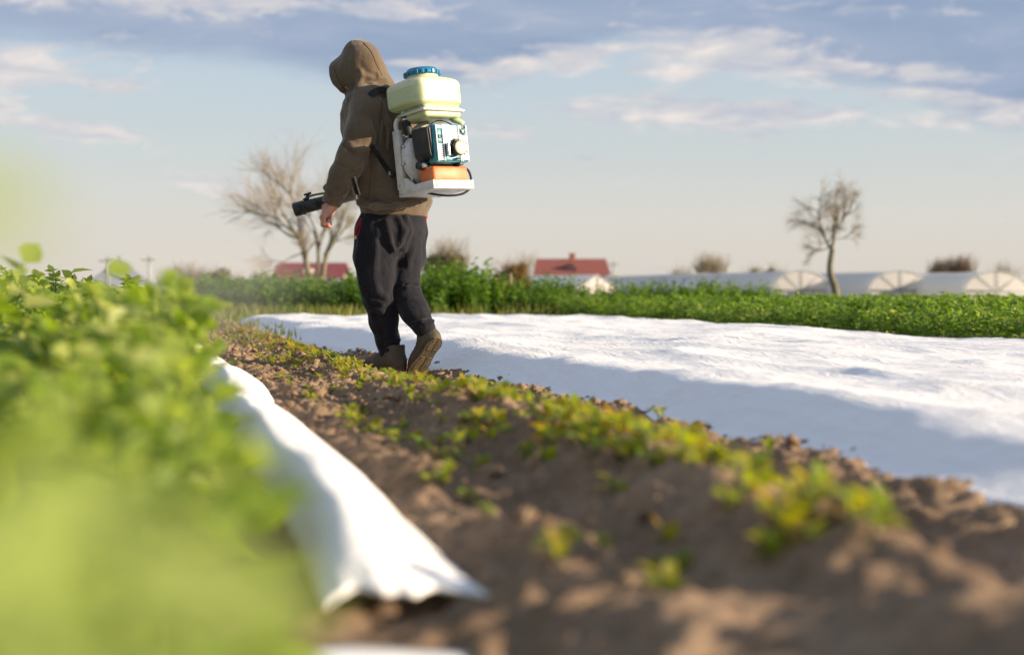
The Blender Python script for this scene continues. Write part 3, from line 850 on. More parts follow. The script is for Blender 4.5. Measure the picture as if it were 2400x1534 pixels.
# trousers --------------------------------------------------
LLEG = [(PP(886, 545, -.05), .122), (PP(880, 600, -.055), .110), (PP(884, 650, -.06), .098), (PP(888, 695, -.055), .085), (PP(899, 750, -.02), .072), (PP(909, 795, .0), .061), (PP(913, 822, .0), .054)]
RLEG = [(PP(953, 545, .055), .102), (PP(951, 600, .035), .098), (PP(944, 650, .0), .083), (PP(952, 692, -.03), .078), (PP(972, 730, -.085), .071), (PP(994, 766, -.135), .057)]
SEAT = [(494, 925, 0.0, .166, .130), (515, 924, 0.0, .173, .146), (545, 920, 0.0, .178, .155), (575, 917, 0.0, .160, .138), (600, 916, 0, .11, .10)]
def trouser_fn(P):
    d = smin(chain(P, LLEG, .03), chain(P, RLEG, .03), .012)
    d = smin(d, loft(P, SEAT), .035)
    # seat folds fanning from the crotch
    for a in ([PP(935, 512, -.155), PP(948, 540, -.145), PP(936, 575, -.14)], [PP(952, 510, -.135), PP(958, 540, -.11), PP(948, 585, -.10)],
              [PP(905, 520, -.178), PP(914, 560, -.172), PP(925, 590, -.15)], [PP(970, 515, -.085), PP(968, 560, -.06), PP(958, 620, -.075)]):
        d = fold(d, P, a, .008, .03)
    d = fold(d, P, [PP(882, 570, -.17), PP(876, 630, -.165), PP(884, 680, -.15), PP(905, 700, -.13)], .016, .022)
    d = fold(d, P, [PP(846, 560, -.13), PP(840, 620, -.125), PP(852, 690, -.11)], .009, .03)
    # bunching behind the knees and at the ankles
    for a in ([PP(862, 700, -.125), PP(895, 712, -.14), PP(918, 702, -.10)], [PP(868, 722, -.115), PP(895, 730, -.12), PP(922, 722, -.08)],
              [PP(925, 668, -.075), PP(950, 662, -.085), PP(974, 662, -.05)], [PP(930, 682, -.09), PP(955, 675, -.105), PP(978, 676, -.07)],
              [PP(950, 742, -.14), PP(980, 738, -.155), PP(1005, 732, -.12)], [PP(962, 762, -.175), PP(988, 752, -.195), PP(1014, 752, -.165)],
              [PP(886, 800, -.05), PP(910, 806, -.065), PP(936, 796, -.04)], [PP(890, 815, -.045), PP(912, 820, -.06), PP(936, 812, -.04)]):
        d = fold(d, P, a, .0125, .012)
    for a in ([PP(888, 808, -.052), PP(912, 813, -.066), PP(936, 805, -.046)], [PP(958, 752, -.165), PP(985, 745, -.18), PP(1010, 742, -.15)], [PP(925, 675, -.09), PP(950, 668, -.10), PP(976, 668, -.065)]):
        d = groove(d, P, a, .006, .01)
    d = d + 0.0045 * perlin(P[..., 0] * 16, P[..., 1] * 16, P[..., 2] * 6) + .0025 * perlin(P[..., 0] * 34, P[..., 1] * 34, P[..., 2] * 16)
    return d
V, F = sdf_mesh(trouser_fn, PP(800, 845, -.34), PP(1045, 485, .28), .0065)
trousers = obj('trousers', V, F, M_trouser, person); trousers['label'] = 'black jersey trousers with red pocket trim'
seam('pocket_trim', [(848, 512), (841, 525), (834, 540), (834, 552)], trouser_fn, .006, M_red, trousers, 24, .002)
seam('side_piping', [(846, 516), (842, 540), (837, 556)], trouser_fn, .0035, M_red, trousers, 20, .002)
seam('pocket_trim', [(1000, 507), (997, 515)], trouser_fn, .007, M_red, trousers, 8, .001)
tg = snap(trouser_fn, 833, 556, .008)
box_obj('care_tag', (tg[0] - .008, tg[0] + .006, tg[1] - .006, tg[1] - .003, tg[2] - .01, tg[2] + .008), M_cream, trousers, .001)
seam('side_seam', [(858, 515), (850, 570), (851, 640), (866, 700), (884, 760), (897, 800)], trouser_fn, .0015, principled('trouser_thread', (.01, .01, .013), .9), trousers, 50)

# shoes: ankle-high slip-ons in their own frame (x = toe, y = left, z = up, heel at origin)
def shoe_fn(P):
    sh = ellipsoid(P, (.205, .004, .028), np.eye(3), (.092, .050, .052))
    heel = ellipsoid(P, (.050, 0, .040), np.eye(3), (.060, .041, .062))
    d = smin(sh, heel, .05)
    d = smin(d, cone(P, (.06, 0, .045), (.19, .003, .035), .044, .042), .04)
    d = smin(d, cone(P, (.070, 0, .06), (.060, 0, .125), .046, .050), .035)              # ankle shaft
    d = smin(d, cone(P, (.085, 0, .085), (.16, 0, .055), .036, .032), .04)
    d = smax(d, -(P[..., 2] - .014), .006)                                              # flat underneath
    top = P[..., 2] - (.138 - .10 * (P[..., 0] - .06))
    d = smax(d, top, .004)
    d = smax(d, -ellipsoid(P, (.06, 0, .16), np.eye(3), (.044, .040, .06)), .004)        # foot opening
    d = d + .0015 * perlin(P[..., 0] * 30, P[..., 1] * 30, P[..., 2] * 30)
    for x in (.10, .125, .15):                                                          # instep creases
        d = d + .003 * np.exp(-((P[..., 0] - x - .15 * P[..., 2]) / .005) ** 2) * sstep(.03, .06, P[..., 2])
    return d
V, F = sdf_mesh(shoe_fn, (-.03, -.075, -.01), (.32, .075, .18), .0048)
shoe_me = mesh_data('shoe', V, F, M_shoe)
def sole_mesh():
    def halfw(x):
        return np.interp(x, [-.008, .0, .02, .05, .10, .15, .20, .25, .28, .298, .303], [.0, .018, .034, .041, .036, .040, .050, .047, .034, .015, .0])
    bm = bmesh.new(); n = 40
    xs_ = -.008 + .311 * (1 - np.cos(np.linspace(0, math.pi, n))) / 2
    up = [(x, halfw(x) + .004) for x in xs_]; out = up + [(x, -y) for x, y in reversed(up[1:-1])]
    top = [bm.verts.new((x, y + (.006 * x / .3), .020)) for x, y in out]; bot = [bm.verts.new((x, y * .97 + (.006 * x / .3), .002)) for x, y in out]
    bm.faces.new(top); bm.faces.new(bot[::-1])
    for i in range(len(out)): j = (i + 1) % len(out); bm.faces.new((top[j], top[i], bot[i], bot[j]))
    x = .012
    while x < .285:
        w = float(halfw(x)) * .82
        if not (.085 < x < .125): 
            for s in (-1, 1): bbox(bm, x, x + .008, min(s * .004, s * w), max(s * .004, s * w), -.0008, .004, .0012, 1)
        x += .0155
    bmesh.ops.recalc_face_normals(bm, faces=bm.faces)
    me = bpy.data.meshes.new('sole'); bm.to_mesh(me); bm.free(); me.materials.append(M_sole); return me
sole_me = sole_mesh()
def shoe(heel, toe_dir, up_dir, label):
    x = np.asarray(toe_dir, float); x /= np.linalg.norm(x)
    z = np.asarray(up_dir, float); z = z - x * (z @ x); z /= np.linalg.norm(z); y = np.cross(z, x)
    s = link('shoe', shoe_me, person); s['label'] = label
    s.matrix_local = Matrix(((x[0], y[0], z[0], heel[0]), (x[1], y[1], z[1], heel[1]), (x[2], y[2], z[2], heel[2]), (0, 0, 0, 1)))
    link('sole', sole_me, s)
    return s
TOE = FW * .80 + LF * .6 * 0 ; TOE = np.array([-.72, .69, 0])
shoe(PP(945, 868, -.075) * np.array([1, 1, 0]) + np.array([0, 0, .004]), TOE, UP, 'planted olive brown shoe')
rh = PP(1027, 796, -.20)
toe_pt = PP(978, 872, -.06)
d_ = toe_pt - rh; d_ = d_ / np.linalg.norm(d_)
shoe(rh, d_, np.array([-.50, .82, .30]), 'lifted shoe showing its sole')

# body under the clothes, one surface; the hands carry finer detail
def body_fn(P):
    d = loft(P, [(r[0], r[1], r[2], r[3] * .86, r[4] * .86) for r in TORSO])
    d = smin(d, loft(P, [(r[0], r[1], r[2], r[3] * .86, r[4] * .86) for r in SEAT]), .04)
    for ch in (LLEG, RLEG): d = smin(d, chain(P, [(p, r * .78) for p, r in ch]), .03)
    d = smin(d, chain(P, [(p, r * .55) for p, r in ARM] + [(WRIST, .027)], .03), .04)
    d = smin(d, chain(P, [(p, r * .55) for p, r in RARM] + [(RWRIST, .027)], .03), .04)
    d = smin(d, cone(P, PP(866, 225, .04), PP(846, 185, .04), .056, .058), .04)
    af = FW * .90 - UP * .43; au = FW * .43 + UP * .90
    d = smin(d, ellipsoid(P, PP(838, 166, .035), (af, LF, au), (.098, .076, .108)), .03)
    hc = PP(838, 166, .035)
    d = smin(d, ellipsoid(P, hc + af * .045 - au * .065, (af, LF, au), (.055, .052, .055)), .03)   # jaw
    d = smin(d, cone(P, hc + af * .094 + au * .004, hc + af * .112 - au * .026, .010, .014), .012)  # nose
    for s in (-1, 1):
        d = smax(d, -ellipsoid(P, hc + af * .094 + LF * .032 * s + au * .004, (af, LF, au), (.014, .018, .012)), .01)  # eye sockets
        d = smin(d, ellipsoid(P, hc + LF * .078 * s - au * .01, (af, LF, au), (.022, .010, .032)), .006)              # ears
    d = smax(d, -ellipsoid(P, hc + af * .098 - au * .060, (af, LF, au), (.012, .026, .003)), .004)                      # mouth
    return d
V1, F1 = sdf_mesh(body_fn, PP(750, 845, -.34), PP(1030, 95, .44), .0115)

def fist_fn(P, w, kn, pal, across):
    """w wrist, kn knuckle centre, pal unit vector out of the palm, across unit vector little finger -> index"""
    ax = (kn - w) / np.linalg.norm(kn - w)
    d = cone(P, w - ax * .05, w, .026, .027)
    d = smin(d, cone(P, w, w + (kn - w) * .45, .027, .029), .02)
    spread = [-.030, -.0095, .0105, .030]; le = [.88, 1.0, 1.05, .97]; rr = [.0098, .0108, .0112, .0108]
    for s, l, r in zip(spread, le, rr):
        base = kn + across * s - ax * .004 * abs(s) / .03
        d = smin(d, cone(P, w + across * s * .5 + ax * .01, base, .017, .0135), .016)
        p1 = base + (pal * .60 + ax * .80) * .036 * l
        p2 = p1 + (pal * .80 - ax * .42) * .027 * l
        p3 = p2 + (-pal * .35 - ax * .92) * .020 * l
        f = chain(P, [(base, r * 1.22), (p1, r * 1.08), (p2, r), (p3, r * .85)], .004)
        d = smin(d, f, .0055)
        d = smin(d, np.linalg.norm(P - (base - pal * .003), axis=-1) - r * 1.25, .006)      # knuckle
    t0 = w + across * .022 + ax * .018 + pal * .008
    t1 = w + across * .044 + ax * .052 + pal * .022; t2 = t1 + ax * .030 + pal * .022 - across * .006; t3 = t2 + pal * .012 - across * .026 + ax * .006
    d = smin(d, chain(P, [(t0, .020), (t1, .014), (t2, .0115), (t3, .0100)], .008), .010)
    return d
w_ = PP(777, 481, -.215); kn_ = PP(756.5, 510, -.222)
palm = (PP(790, 516, -.205) - PP(756, 506, -.22)); palm -= (kn_ - w_) * (palm @ (kn_ - w_)) / ((kn_ - w_) @ (kn_ - w_)); palm /= np.linalg.norm(palm)
acr = np.cross(palm, (kn_ - w_) / np.linalg.norm(kn_ - w_)); acr *= np.sign(acr[1])
V2, F2 = sdf_mesh(lambda P: fist_fn(P, w_, kn_, palm, acr), np.minimum(w_, kn_) - .10, np.maximum(w_, kn_) + .10, .0026)
# right hand closed round the handle of the spray tube
w2_ = RWRIST + (RWRIST - PP(822, 440, .33)) * .25; kn2_ = w2_ + (RWRIST - PP(822, 440, .33)) / np.linalg.norm(RWRIST - PP(822, 440, .33)) * .075
pal2 = np.array([.0, -.75, -.66]); dk = (kn2_ - w2_) / np.linalg.norm(kn2_ - w2_); pal2 -= dk * (pal2 @ dk); pal2 /= np.linalg.norm(pal2)
acr2 = np.cross(pal2, dk); acr2 *= -np.sign(acr2[2])
V3, F3 = sdf_mesh(lambda P: fist_fn(P, w2_, kn2_, pal2, -acr2), np.minimum(w2_, kn2_) - .10, np.maximum(w2_, kn2_) + .10, .004)
obj('body', np.vstack([V1, V2, V3]), np.vstack([F1, F2 + len(V1), F3 + len(V1) + len(V2)]), M_skin, person)
# ------------------------------------------------------------------ backpack mist sprayer
M_tank = principled('yellowed_tank_plastic', (0.64, 0.64, 0.44), 0.42, spec=0.4, var=(7, (0.50, 0.54, 0.32), 0.6), bump=(14, 0.15, 0.01), sss=(0.15, (1.0, .9, .35), .02))
def _liquid(m):
    t = m.node_tree; g = G(t); b = t.nodes['Principled BSDF']
    tc = g.n('ShaderNodeTexCoord').outputs['Object']; sp = g.n('ShaderNodeSeparateXYZ'); t.links.new(tc, sp.inputs[0])
    lvl = g.m('ADD', sp.outputs[2], g.m('MULTIPLY', g.m('SUBTRACT', g.noise(tc, 9, 3, .6), .5), .012))
    old = b.inputs['Base Color'].links[0].from_socket
    c = g.mix(g.smooth(lvl, .598, .590), old, (0.46, 0.52, 0.31))
    grime = g.smooth(g.noise(tc, 26, 6, .7), .56, .72)
    c = g.mix(g.m('MULTIPLY', grime, .45), c, (0.25, 0.22, 0.12))
    seam_ = g.m('MULTIPLY', g.smooth(g.m('ABSOLUTE', g.m('SUBTRACT', sp.outputs[2], .497)), .004, .001), .5)
    c = g.mix(seam_, c, (0.28, 0.27, 0.14))
    t.links.new(c, b.inputs['Base Color'])
_liquid(M_tank)
M_cap = principled('teal_blue_cap', (0.010, 0.17, 0.33), 0.4, spec=0.45)
M_white = principled('greyed_white_paint', (0.62, 0.62, 0.60), 0.5, var=(18, (0.40, 0.37, 0.32), 0.55), bump=(50, 0.15, 0.003))
M_teal = principled('teal_engine_cover', (0.035, 0.24, 0.30), 0.35, spec=0.5, var=(16, (0.12, 0.32, 0.36), 0.4))
M_slat = principled('pale_cover_slats', (0.66, 0.76, 0.80), 0.4, var=(25, (0.42, 0.54, 0.58), .4))
M_black = principled('black_plastic', (0.022, 0.022, 0.024), 0.5, spec=0.4, var=(12, (0.05, 0.047, 0.042), 0.6), bump=(60, .2, .003))
M_rubber = principled('black_rubber', (0.02, 0.02, 0.021), 0.6, bump=(40, .2, .003))
M_orange = principled('orange_fuel_plastic', (0.66, 0.16, 0.045), 0.45, var=(10, (0.62, 0.27, 0.13), 0.6), sss=(.3, (1, .4, .15), .03))
M_steel = principled('dull_steel', (0.6, 0.59, 0.57), 0.35, metal=1.0)
M_brass = principled('pale_starter_disc', (0.75, 0.66, 0.48), 0.4, metal=0.3)
M_tube = principled('black_spray_tube', (0.014, 0.019, 0.021), 0.38, spec=0.45, bump=(30, .15, .004))
M_hose = principled('olive_green_hose', (0.13, 0.16, 0.03), 0.5)

S_ORIGIN_L = PP(981, 457, -.150)                                  # in the person's frame
S_w = P_ORIGIN + CR * S_ORIGIN_L[0] + CF * S_ORIGIN_L[1] + np.array([0, 0, S_ORIGIN_L[2]])
SZ = 0.905
sprayer = empty('backpack_sprayer', S_w)
tag(sprayer, 'motor backpack sprayer with yellowish tank and teal engine on the walking person', 'sprayer')
ex = CR * LF[0] + CF * LF[1]; ey = CR * BK[0] + CF * BK[1]; ez = np.array([0, 0, 1.0])
Rm = Matrix((ex, ey, ez)).transposed().to_3x3()
Rm = Rm @ Matrix.Rotation(R(6.0), 3, 'X') @ Matrix.Rotation(R(2.5), 3, 'Y')
sprayer.rotation_euler = Rm.to_euler()
sprayer.scale = (-1, 1, SZ)                                        # parts are laid out with x to his right
Sinv = np.diag([-1.0, 1, 1 / SZ]) @ np.array(Rm.transposed())
def SP(px, py, dz):
    """photo pixel -> sprayer frame"""
    return Sinv @ (at(px, py, PZ + dz) - S_w)
def from_person(p):
    return Sinv @ (P_ORIGIN + CR * p[0] + CF * p[1] + np.array([0, 0, p[2]]) - S_w)

# frame: posts, back plate, tray with gussets
fr = box_obj('frame', (-.128, .128, .004, .30, -.016, -.004), M_white, sprayer, .003)
for x in (-.128, .112): box_obj('tray_side', (x, x + .016, .006, .300, -.0038, .034), M_white, fr, .004)
box_obj('tray_lip', (-.111, .111, .288, .3015, -.0038, .032), M_white, fr, .004)
for s in (-1, 1):
    bm = bmesh.new(); x0, x1 = (-.1265, -.1135) if s < 0 else (.1135, .1265)
    pr = [(.055, .0525), (.155, .0525), (.075, .110), (.055, .110)]
    a = [bm.verts.new((x0, y, z)) for y, z in pr]; b = [bm.verts.new((x1, y, z)) for y, z in pr]
    bm.faces.new(a); bm.faces.new(b[::-1])
    for i in range(4): j = (i + 1) % 4; bm.faces.new((a[i], b[i], b[j], a[j]))
    bmesh.ops.recalc_face_normals(bm, faces=bm.faces); bm_obj('gusset', bm, M_white, fr)
    xx = -.128 if s < 0 else .100
    box_obj('post', (xx, xx + .028, -.002, .052, .0535, .385), M_white, fr, .005)
    x = -.114 * 1 if s < 0 else .114
    V, F = tube(spline([(x, .025, .37), (x, .020, .42), (x + .012 * -s, .035, .455), (x - .05 * s, .05, .468), (0, .06, .47)], 22), .0125, 12)
    obj('bent_pipe', V, F, M_white, fr)
    V, F = lathe([(.0, 0), (.006, 0), (.006, .004), (0, .004)], 10, 'x', (x - .018 if s < 0 else x + .014, .026, .075)); obj('bolt', V, F, M_steel, fr)
box_obj('back_plate', (-.099, .099, .010, .022, .10, .36), M_white, fr, .004)
box_obj('back_pad', (-.10, .10, -.020, -.003, .08, .34), M_dark, sprayer, .008)

# tank ------------------------------------------------------
def tank_fn(P):
    # body: chamfered block swelling at the middle, then the stepped foot
    def rbox(c, b, r):
        q = np.abs(P - np.asarray(c)) - (np.asarray(b) - r)
        return np.linalg.norm(np.maximum(q, 0), axis=-1) + np.minimum(np.max(q, axis=-1), 0) - r
    d = rbox((.004, .132, .567), (.158, .138, .094), .042)
    # vertical chamfers on the outer corners
    for s in (-1, 1):
        ch = ((P[..., 0] - .004) * s * .80 + (P[..., 1] - .132) * .60) - .178
        d = smax(d, ch, .014)
    top = (P[..., 2] - .567) + 1.1 * np.abs(P[..., 0]) ** 2 + .9 * (P[..., 1] - .13) ** 2 - .096
    d = smax(d, top, .03)
    bot = -(P[..., 2] - .567) + .9 * np.abs(P[..., 0]) ** 2 - .095
    d = smax(d, bot, .025)
    d = smin(d, rbox((.012, .150, .452), (.118, .108, .034), .02), .012)
    d = smin(d, np.maximum(np.hypot(P[..., 0] - 0, P[..., 1] - .13) - .080, np.abs(P[..., 2] - .664) - .014), .012)
    return d + .0012 * perlin(P[..., 0] * 18, P[..., 1] * 18, P[..., 2] * 18)
V, F = sdf_mesh(tank_fn, (-.2, -.04, .40), (.2, .31, .70), .0055)
tank = obj('tank', V, F, M_tank, sprayer); tank['label'] = 'yellowish green plastic liquid tank'
box_obj('tank_strap', (-.122, .142, .038, .272, .452, .4625), M_white, tank, .005)
V, F = tube([(x, y, .457) for x, y in [(-.118, .05), (-.118, .255), (-.10, .268), (.12, .268), (.138, .255), (.138, .05)]], .0085, 10); obj('tank_band', V, F, M_white, tank)
cap = obj('cap', *lathe([(.0, .668), (.082, .668), (.090, .671), (.090, .690), (.080, .697), (.074, .708), (.030, .711), (.0, .711)], 48, 'z', (0, .13, .004)), M_cap, tank)
fix_normals(cap)
rb = bmesh.new(); bbox(rb, -.006, .006, -.004, .004, -.011, .011, .0015, 1)
rib_me = bpy.data.meshes.new('cap_rib'); rb.to_mesh(rib_me); rb.free(); rib_me.materials.append(M_cap)
for k in range(20):
    a = 2 * math.pi * k / 20
    link('cap_rib', rib_me, cap, (.0915 * math.cos(a), .13 + .0915 * math.sin(a), .684), (0, 0, a + math.pi / 2))
V, F = lathe([(0, .655), (.079, .655), (.079, .672), (0, .672)], 32, 'z', (0, .13, 0)); 
V, F = lathe([(.0, -.03), (.020, -.03), (.022, 0), (.026, .02), (.0, .02)], 16, 'z', (-.095, .085, .462)); obj('outlet', V, F, M_tank, tank)
V, F = tube(spline([(.10, .20, .43), (.105, .22, .412), (.125, .235, .40), (.14, .24, .385)], 10), .017, 12); obj('valve', V, F, M_tank, tank)

# liquid line: rubber elbow with clamps
V, F = tube(spline([(-.096, .085, .455), (-.098, .086, .42), (-.096, .09, .39), (-.090, .092, .345), (-.088, .095, .325)], 16), [.021 + .0015 * (i % 3) for i in range(16)], 16)
el = obj('rubber_elbow', V, F, M_rubber, sprayer)
for z, x in ((.435, -.097), (.338, -.089)):
    V, F = lathe([(.0225, -.006), (.0245, -.006), (.0245, .006), (.0225, .006)], 24, 'z', (x, .088, z)); obj('hose_clamp', V, F, M_steel, el)
V, F = tube(spline([(-.088, .095, .34), (-.087, .097, .29), (-.10, .098, .24), (-.115, .10, .20)], 14), .018, 14)
obj('air_pipe', V, F, M_white, sprayer)

# blower housing: a volute with rim, bolts and outlet
fan = obj('fan_housing', *lathe([(.0, .075), (.09, .075), (.130, .080), (.147, .090), (.150, .104), (.147, .118), (.135, .128), (.115, .136), (.07, .155), (.0, .157)], 56, 'y', (.0, 0, .212)), M_white, sprayer)
fix_normals(fan)
V, F = lathe([(.147, .099), (.157, .099), (.157, .109), (.147, .109)], 56, 'y', (.0, 0, .212)); fix_normals(obj('rim', V, F, M_white, fan))
for k in range(10):
    a = 2 * math.pi * k / 10 + .2
    V, F = lathe([(0, .078), (.008, .078), (.008, .095), (0, .095)], 8, 'y', (.160 * math.cos(a), 0.018, .212 + .160 * math.sin(a))); obj('bolt', V, F, M_steel, fan)
V, F = tube(spline([(-.02, .09, .33), (.0, .10, .372), (.03, .11, .395)], 8), [.075, .07, .062, .055, .05, .046, .042, .040], 20); obj('outlet_neck', V, F, M_white, fan)
V, F = tube(spline([(.02, .17, .36), (-.01, .18, .395), (.03, .19, .412), (.08, .20, .40), (.12, .21, .37)], 22), .0035, 8); obj('ignition_cable', V, F, M_rubber, sprayer)

# engine: block, air box, cover with slats, starter
eng = box_obj('engine_block', (-.075, .085, .125, .215, .155, .345), M_black, sprayer, .006)
for k in range(9): box_obj('cooling_fin', (-.083, .092, .128, .212, .170 + k * .02, .174 + k * .02), M_steel, eng, .001, 1)
bm = bmesh.new()
pr = [(-.088, .145), (-.128, .152), (-.128, .232), (-.108, .275), (-.088, .275)]
for sec, z in ((0, .185), (1, .362)):
    pass
lo_ = [bm.verts.new((x * (.92 if x < -.1 else 1), y, .178 + (.03 if x < -.1 else 0))) for x, y in pr]; hi_ = [bm.verts.new((x, y, .362 - (.004 if x < -.1 else 0))) for x, y in pr]
bm.faces.new(lo_); bm.faces.new(hi_[::-1])
for i in range(5): j = (i + 1) % 5; bm.faces.new((lo_[i], hi_[i], hi_[j], lo_[j]))
bmesh.ops.recalc_face_normals(bm, faces=bm.faces); bmesh.ops.bevel(bm, geom=list(bm.edges), offset=.007, segments=3, affect='EDGES')
abx = bm_obj('air_filter_box', bm, M_black, sprayer, True, 35)
V, F = lathe([(0, -.03), (.020, -.03), (.024, -.01), (.024, .012), (.016, .02), (0, .02)], 20, 'x', (-.108, .20, .155)); obj('primer_bulb', V, F, M_black, abx)
V, F = lathe([(0, 0), (.016, 0), (.018, .008), (.010, .016), (0, .018)], 20, 'y', (-.112, .216, .152)); obj('choke_knob', V, F, M_steel, abx)
cov = box_obj('engine_cover', (-.086, .118, .222, .286, .160, .372), M_teal, sprayer, .010, 3)
dk = box_obj('grille_backing', (-.074, .112, .2862, .2885, .168, .364), M_black, cov, .001, 1)
sb = bmesh.new(); bbox(sb, -.5, .5, -.5, .5, -.5, .5)
slat_me = bpy.data.meshes.new('slat'); sb.to_mesh(slat_me); sb.free(); slat_me.materials.append(M_slat)
def slat(x0, x1, z0, z1, mat=None, y0=.2889, y1=.2945):
    o = link('slat', slat_me, cov, ((x0 + x1) / 2, (y0 + y1) / 2, (z0 + z1) / 2)); o.scale = (x1 - x0, y1 - y0, z1 - z0)
    return o
for k in range(15): slat(.078, .110, .172 + k * .0118, .1785 + k * .0118)
for k in range(9): slat(.012, .058, .270 + k * .0105, .2755 + k * .0105)
for k in range(8): slat(-.070, -.042, .172 + k * .0115, .1785 + k * .0115)
for k in range(2): slat(-.070, -.034, .345 + k * .0105, .351 + k * .0105)
for x in (-.078, -.038, .0625, .0735, .1105): box_obj('cover_bar', (x, x + .0065, .2889, .297, .166, .366), M_slat, cov, .0015)
box_obj('cover_plate', (-.031, .0105, .2889, .299, .255, .366), M_slat, cov, .002)
box_obj('cover_plate', (.0695, .1045, .2955, .3005, .314, .346), M_teal, cov, .002)
box_obj('recess_panel', (-.072, -.044, .289, .297, .268, .342), M_teal, cov, .003)
box_obj('lower_panel', (-.030, .060, .2889, .2960, .168, .206), M_teal, cov, .003)
# round maker's badge: dark disc with a pale pi-shaped mark, and a second disc in the recess
V, F = lathe([(0, .300), (.0145, .300), (.0145, .3025), (0, .3025)], 24, 'y', (.087, 0, .330)); bd = obj('badge', V, F, M_black, cov)
for e in ((.0785, .0955, .3026, .3034, .3335, .3365), (.0825, .0850, .3026, .3034, .322, .3334), (.0890, .0915, .3026, .3034, .322, .3334)): box_obj('badge_mark', e, M_slat, bd, 0)
V, F = lathe([(0, .2965), (.012, .2965), (.012, .2990), (0, .2990)], 20, 'y', (-.058, 0, .300)); bd = obj('badge', V, F, M_black, cov)
V, F = tube([(-.058 + .006 * math.cos(a), .2995, .300 + .006 * math.sin(a)) for a in np.linspace(.8, 5.4, 12)], .0016, 6); obj('badge_mark', V, F, M_slat, bd)
# recoil starter: bracket, black drum and pale disc, pull grip
st = obj('starter', *lathe([(0, .2965), (.036, .2965), (.036, .322), (.041, .324), (.041, .336), (0, .336)], 36, 'y', (.036, 0, .232)), M_black, cov)
fix_normals(st)
fix_normals(obj('starter_disc', *lathe([(0, .3362), (.038, .3362), (.036, .341), (.012, .343), (0, .343)], 36, 'y', (.036, 0, .232)), M_brass, st))
box_obj('starter_bracket', (-.028, -.018, .297, .322, .19, .262), M_steel, st, .002)
box_obj('starter_bracket', (.016, .050, .297, .318, .270, .284), M_black, st, .003)
box_obj('pull_grip', (.020, .046, .300, .316, .172, .182), M_black, st, .004)
box_obj('exhaust_stub', (.05, .075, .23, .30, .1415, .1585), M_black, sprayer, .003)

# fuel tank
bm = bmesh.new(); bbox(bm, -.108, .112, .165, .282, .0535, .140, .014, 3)
ft = bm_obj('fuel_tank', bm, M_orange, sprayer, True, 60); ft['label'] = 'orange plastic fuel tank'
V, F = lathe([(0, 0), (.018, 0), (.018, .012), (0, .012)], 18, 'z', (-.075, .205, .1405)); obj('fuel_cap', V, F, M_black, ft)
# lower cable loop
V, F = tube(spline([(.120, .24, .115), (.138, .255, .09), (.143, .262, .04), (.135, .255, -.005), (.095, .24, -.035), (.03, .21, -.04), (-.03, .17, -.025), (-.06, .13, -.004)], 40), .0062, 10)
obj('rubber_cable', V, F, M_rubber, sprayer)

for o in list(sprayer.children) + list(fr.children):              # everything above the tray sits down into it
    if o.name.split('.')[0] not in ('frame', 'tray_side', 'tray_lip', 'rubber_cable'): o.location.z -= .028

# straps: over both shoulders, then from under the arm to the foot of the frame
def strap(pix, mat=M_dark, width=.034, side=None):
    pp = spline(pix, 26)
    pts, nr = [], []
    for a, b, c in pp:
        p = snap(hoodie_fn, a, b, .004) if side is None else np.asarray((a, b, c))
        pts.append(from_person(p)); n = normal_at(hoodie_fn, p); nr.append(Sinv @ (CR * n[0] + CF * n[1] + np.array([0, 0, n[2]])))
    pts = np.array(pts); nr = np.array(nr)
    for _ in range(3):
        pts[1:-1] = (pts[:-2] + 2 * pts[1:-1] + pts[2:]) / 4; nr[1:-1] = (nr[:-2] + nr[1:-1] + nr[2:]) / 3
    V, F = ribbon(pts, nr, width, .005); return obj('strap', V, F, mat, sprayer, smooth=False)
strap([(870, 342, 0), (884, 362, 0), (902, 388, 0), (922, 414, 0)], width=.026)
strap([(868, 224, 0), (880, 215, 0), (893, 211, 0), (908, 214, 0)], width=.036)
# far shoulder strap, round the right shoulder to the frame
far_pts = [PP(925, 230, .02), PP(908, 226, .12), PP(885, 245, .20), PP(868, 300, .215), PP(868, 370, .215), PP(900, 410, .20), PP(955, 420, .05)]
V, F = tube(spline([from_person(p) for p in far_pts], 30), .010, 6); obj('strap', V, F, M_dark, sprayer)
box_obj('buckle', tuple(np.array([-.014, .014, -.004, .004, -.012, .012]) + np.repeat(from_person(snap(hoodie_fn, 916, 406, .012)), 2)), M_steel, sprayer, .002)

# spray tube: nozzle in front, pipe under the far arm, bellows back to the blower
tip = PP(689, 492, .33); gp = PP(835, 454, .345)
axis = (gp - tip) / np.linalg.norm(gp - tip)
def along(s): return tip + axis * s
L_ = np.linalg.norm(gp - tip)
prof = [(0, .030), (.0006, .041), (.004, .0425), (.045, .0425), (.048, .0385), (.12, .0375), (.122, .0392), (.128, .0392), (.13, .0375), (.25, .0375), (.252, .0395), (.262, .0395), (.264, .0370), (.55, .0365)]
V, F = tube([from_person(along(s)) for s, r in prof], [r for s, r in prof], 32)
tb = obj('spray_tube', V, F, M_tube, sprayer); tb['label'] = 'black blower tube pointing forward'; fix_normals(tb)
V, F = tube([from_person(along(-.002)), from_person(along(.02))], [.034, .028], 24); obj('nozzle_mouth', V, F, M_black, tb)
V, F = tube([from_person(along(s)) for s in (.046, .050, .058, .062)], [.040, .0437, .0437, .040], 32); obj('nozzle_ring', V, F, M_black, tb)
q = along(.075) + UP * .045
V, F = tube([from_person(along(.055) + UP * .036), from_person(q), from_person(q + UP * .022 + axis * .004)], [.012, .012, .009], 10); vv = obj('nozzle_valve', V, F, M_black, tb)
V, F = tube([from_person(q + UP * .022 - axis * .018), from_person(q + UP * .024 + axis * .022)], .0065, 8); obj('valve_lever', V, F, M_black, vv)
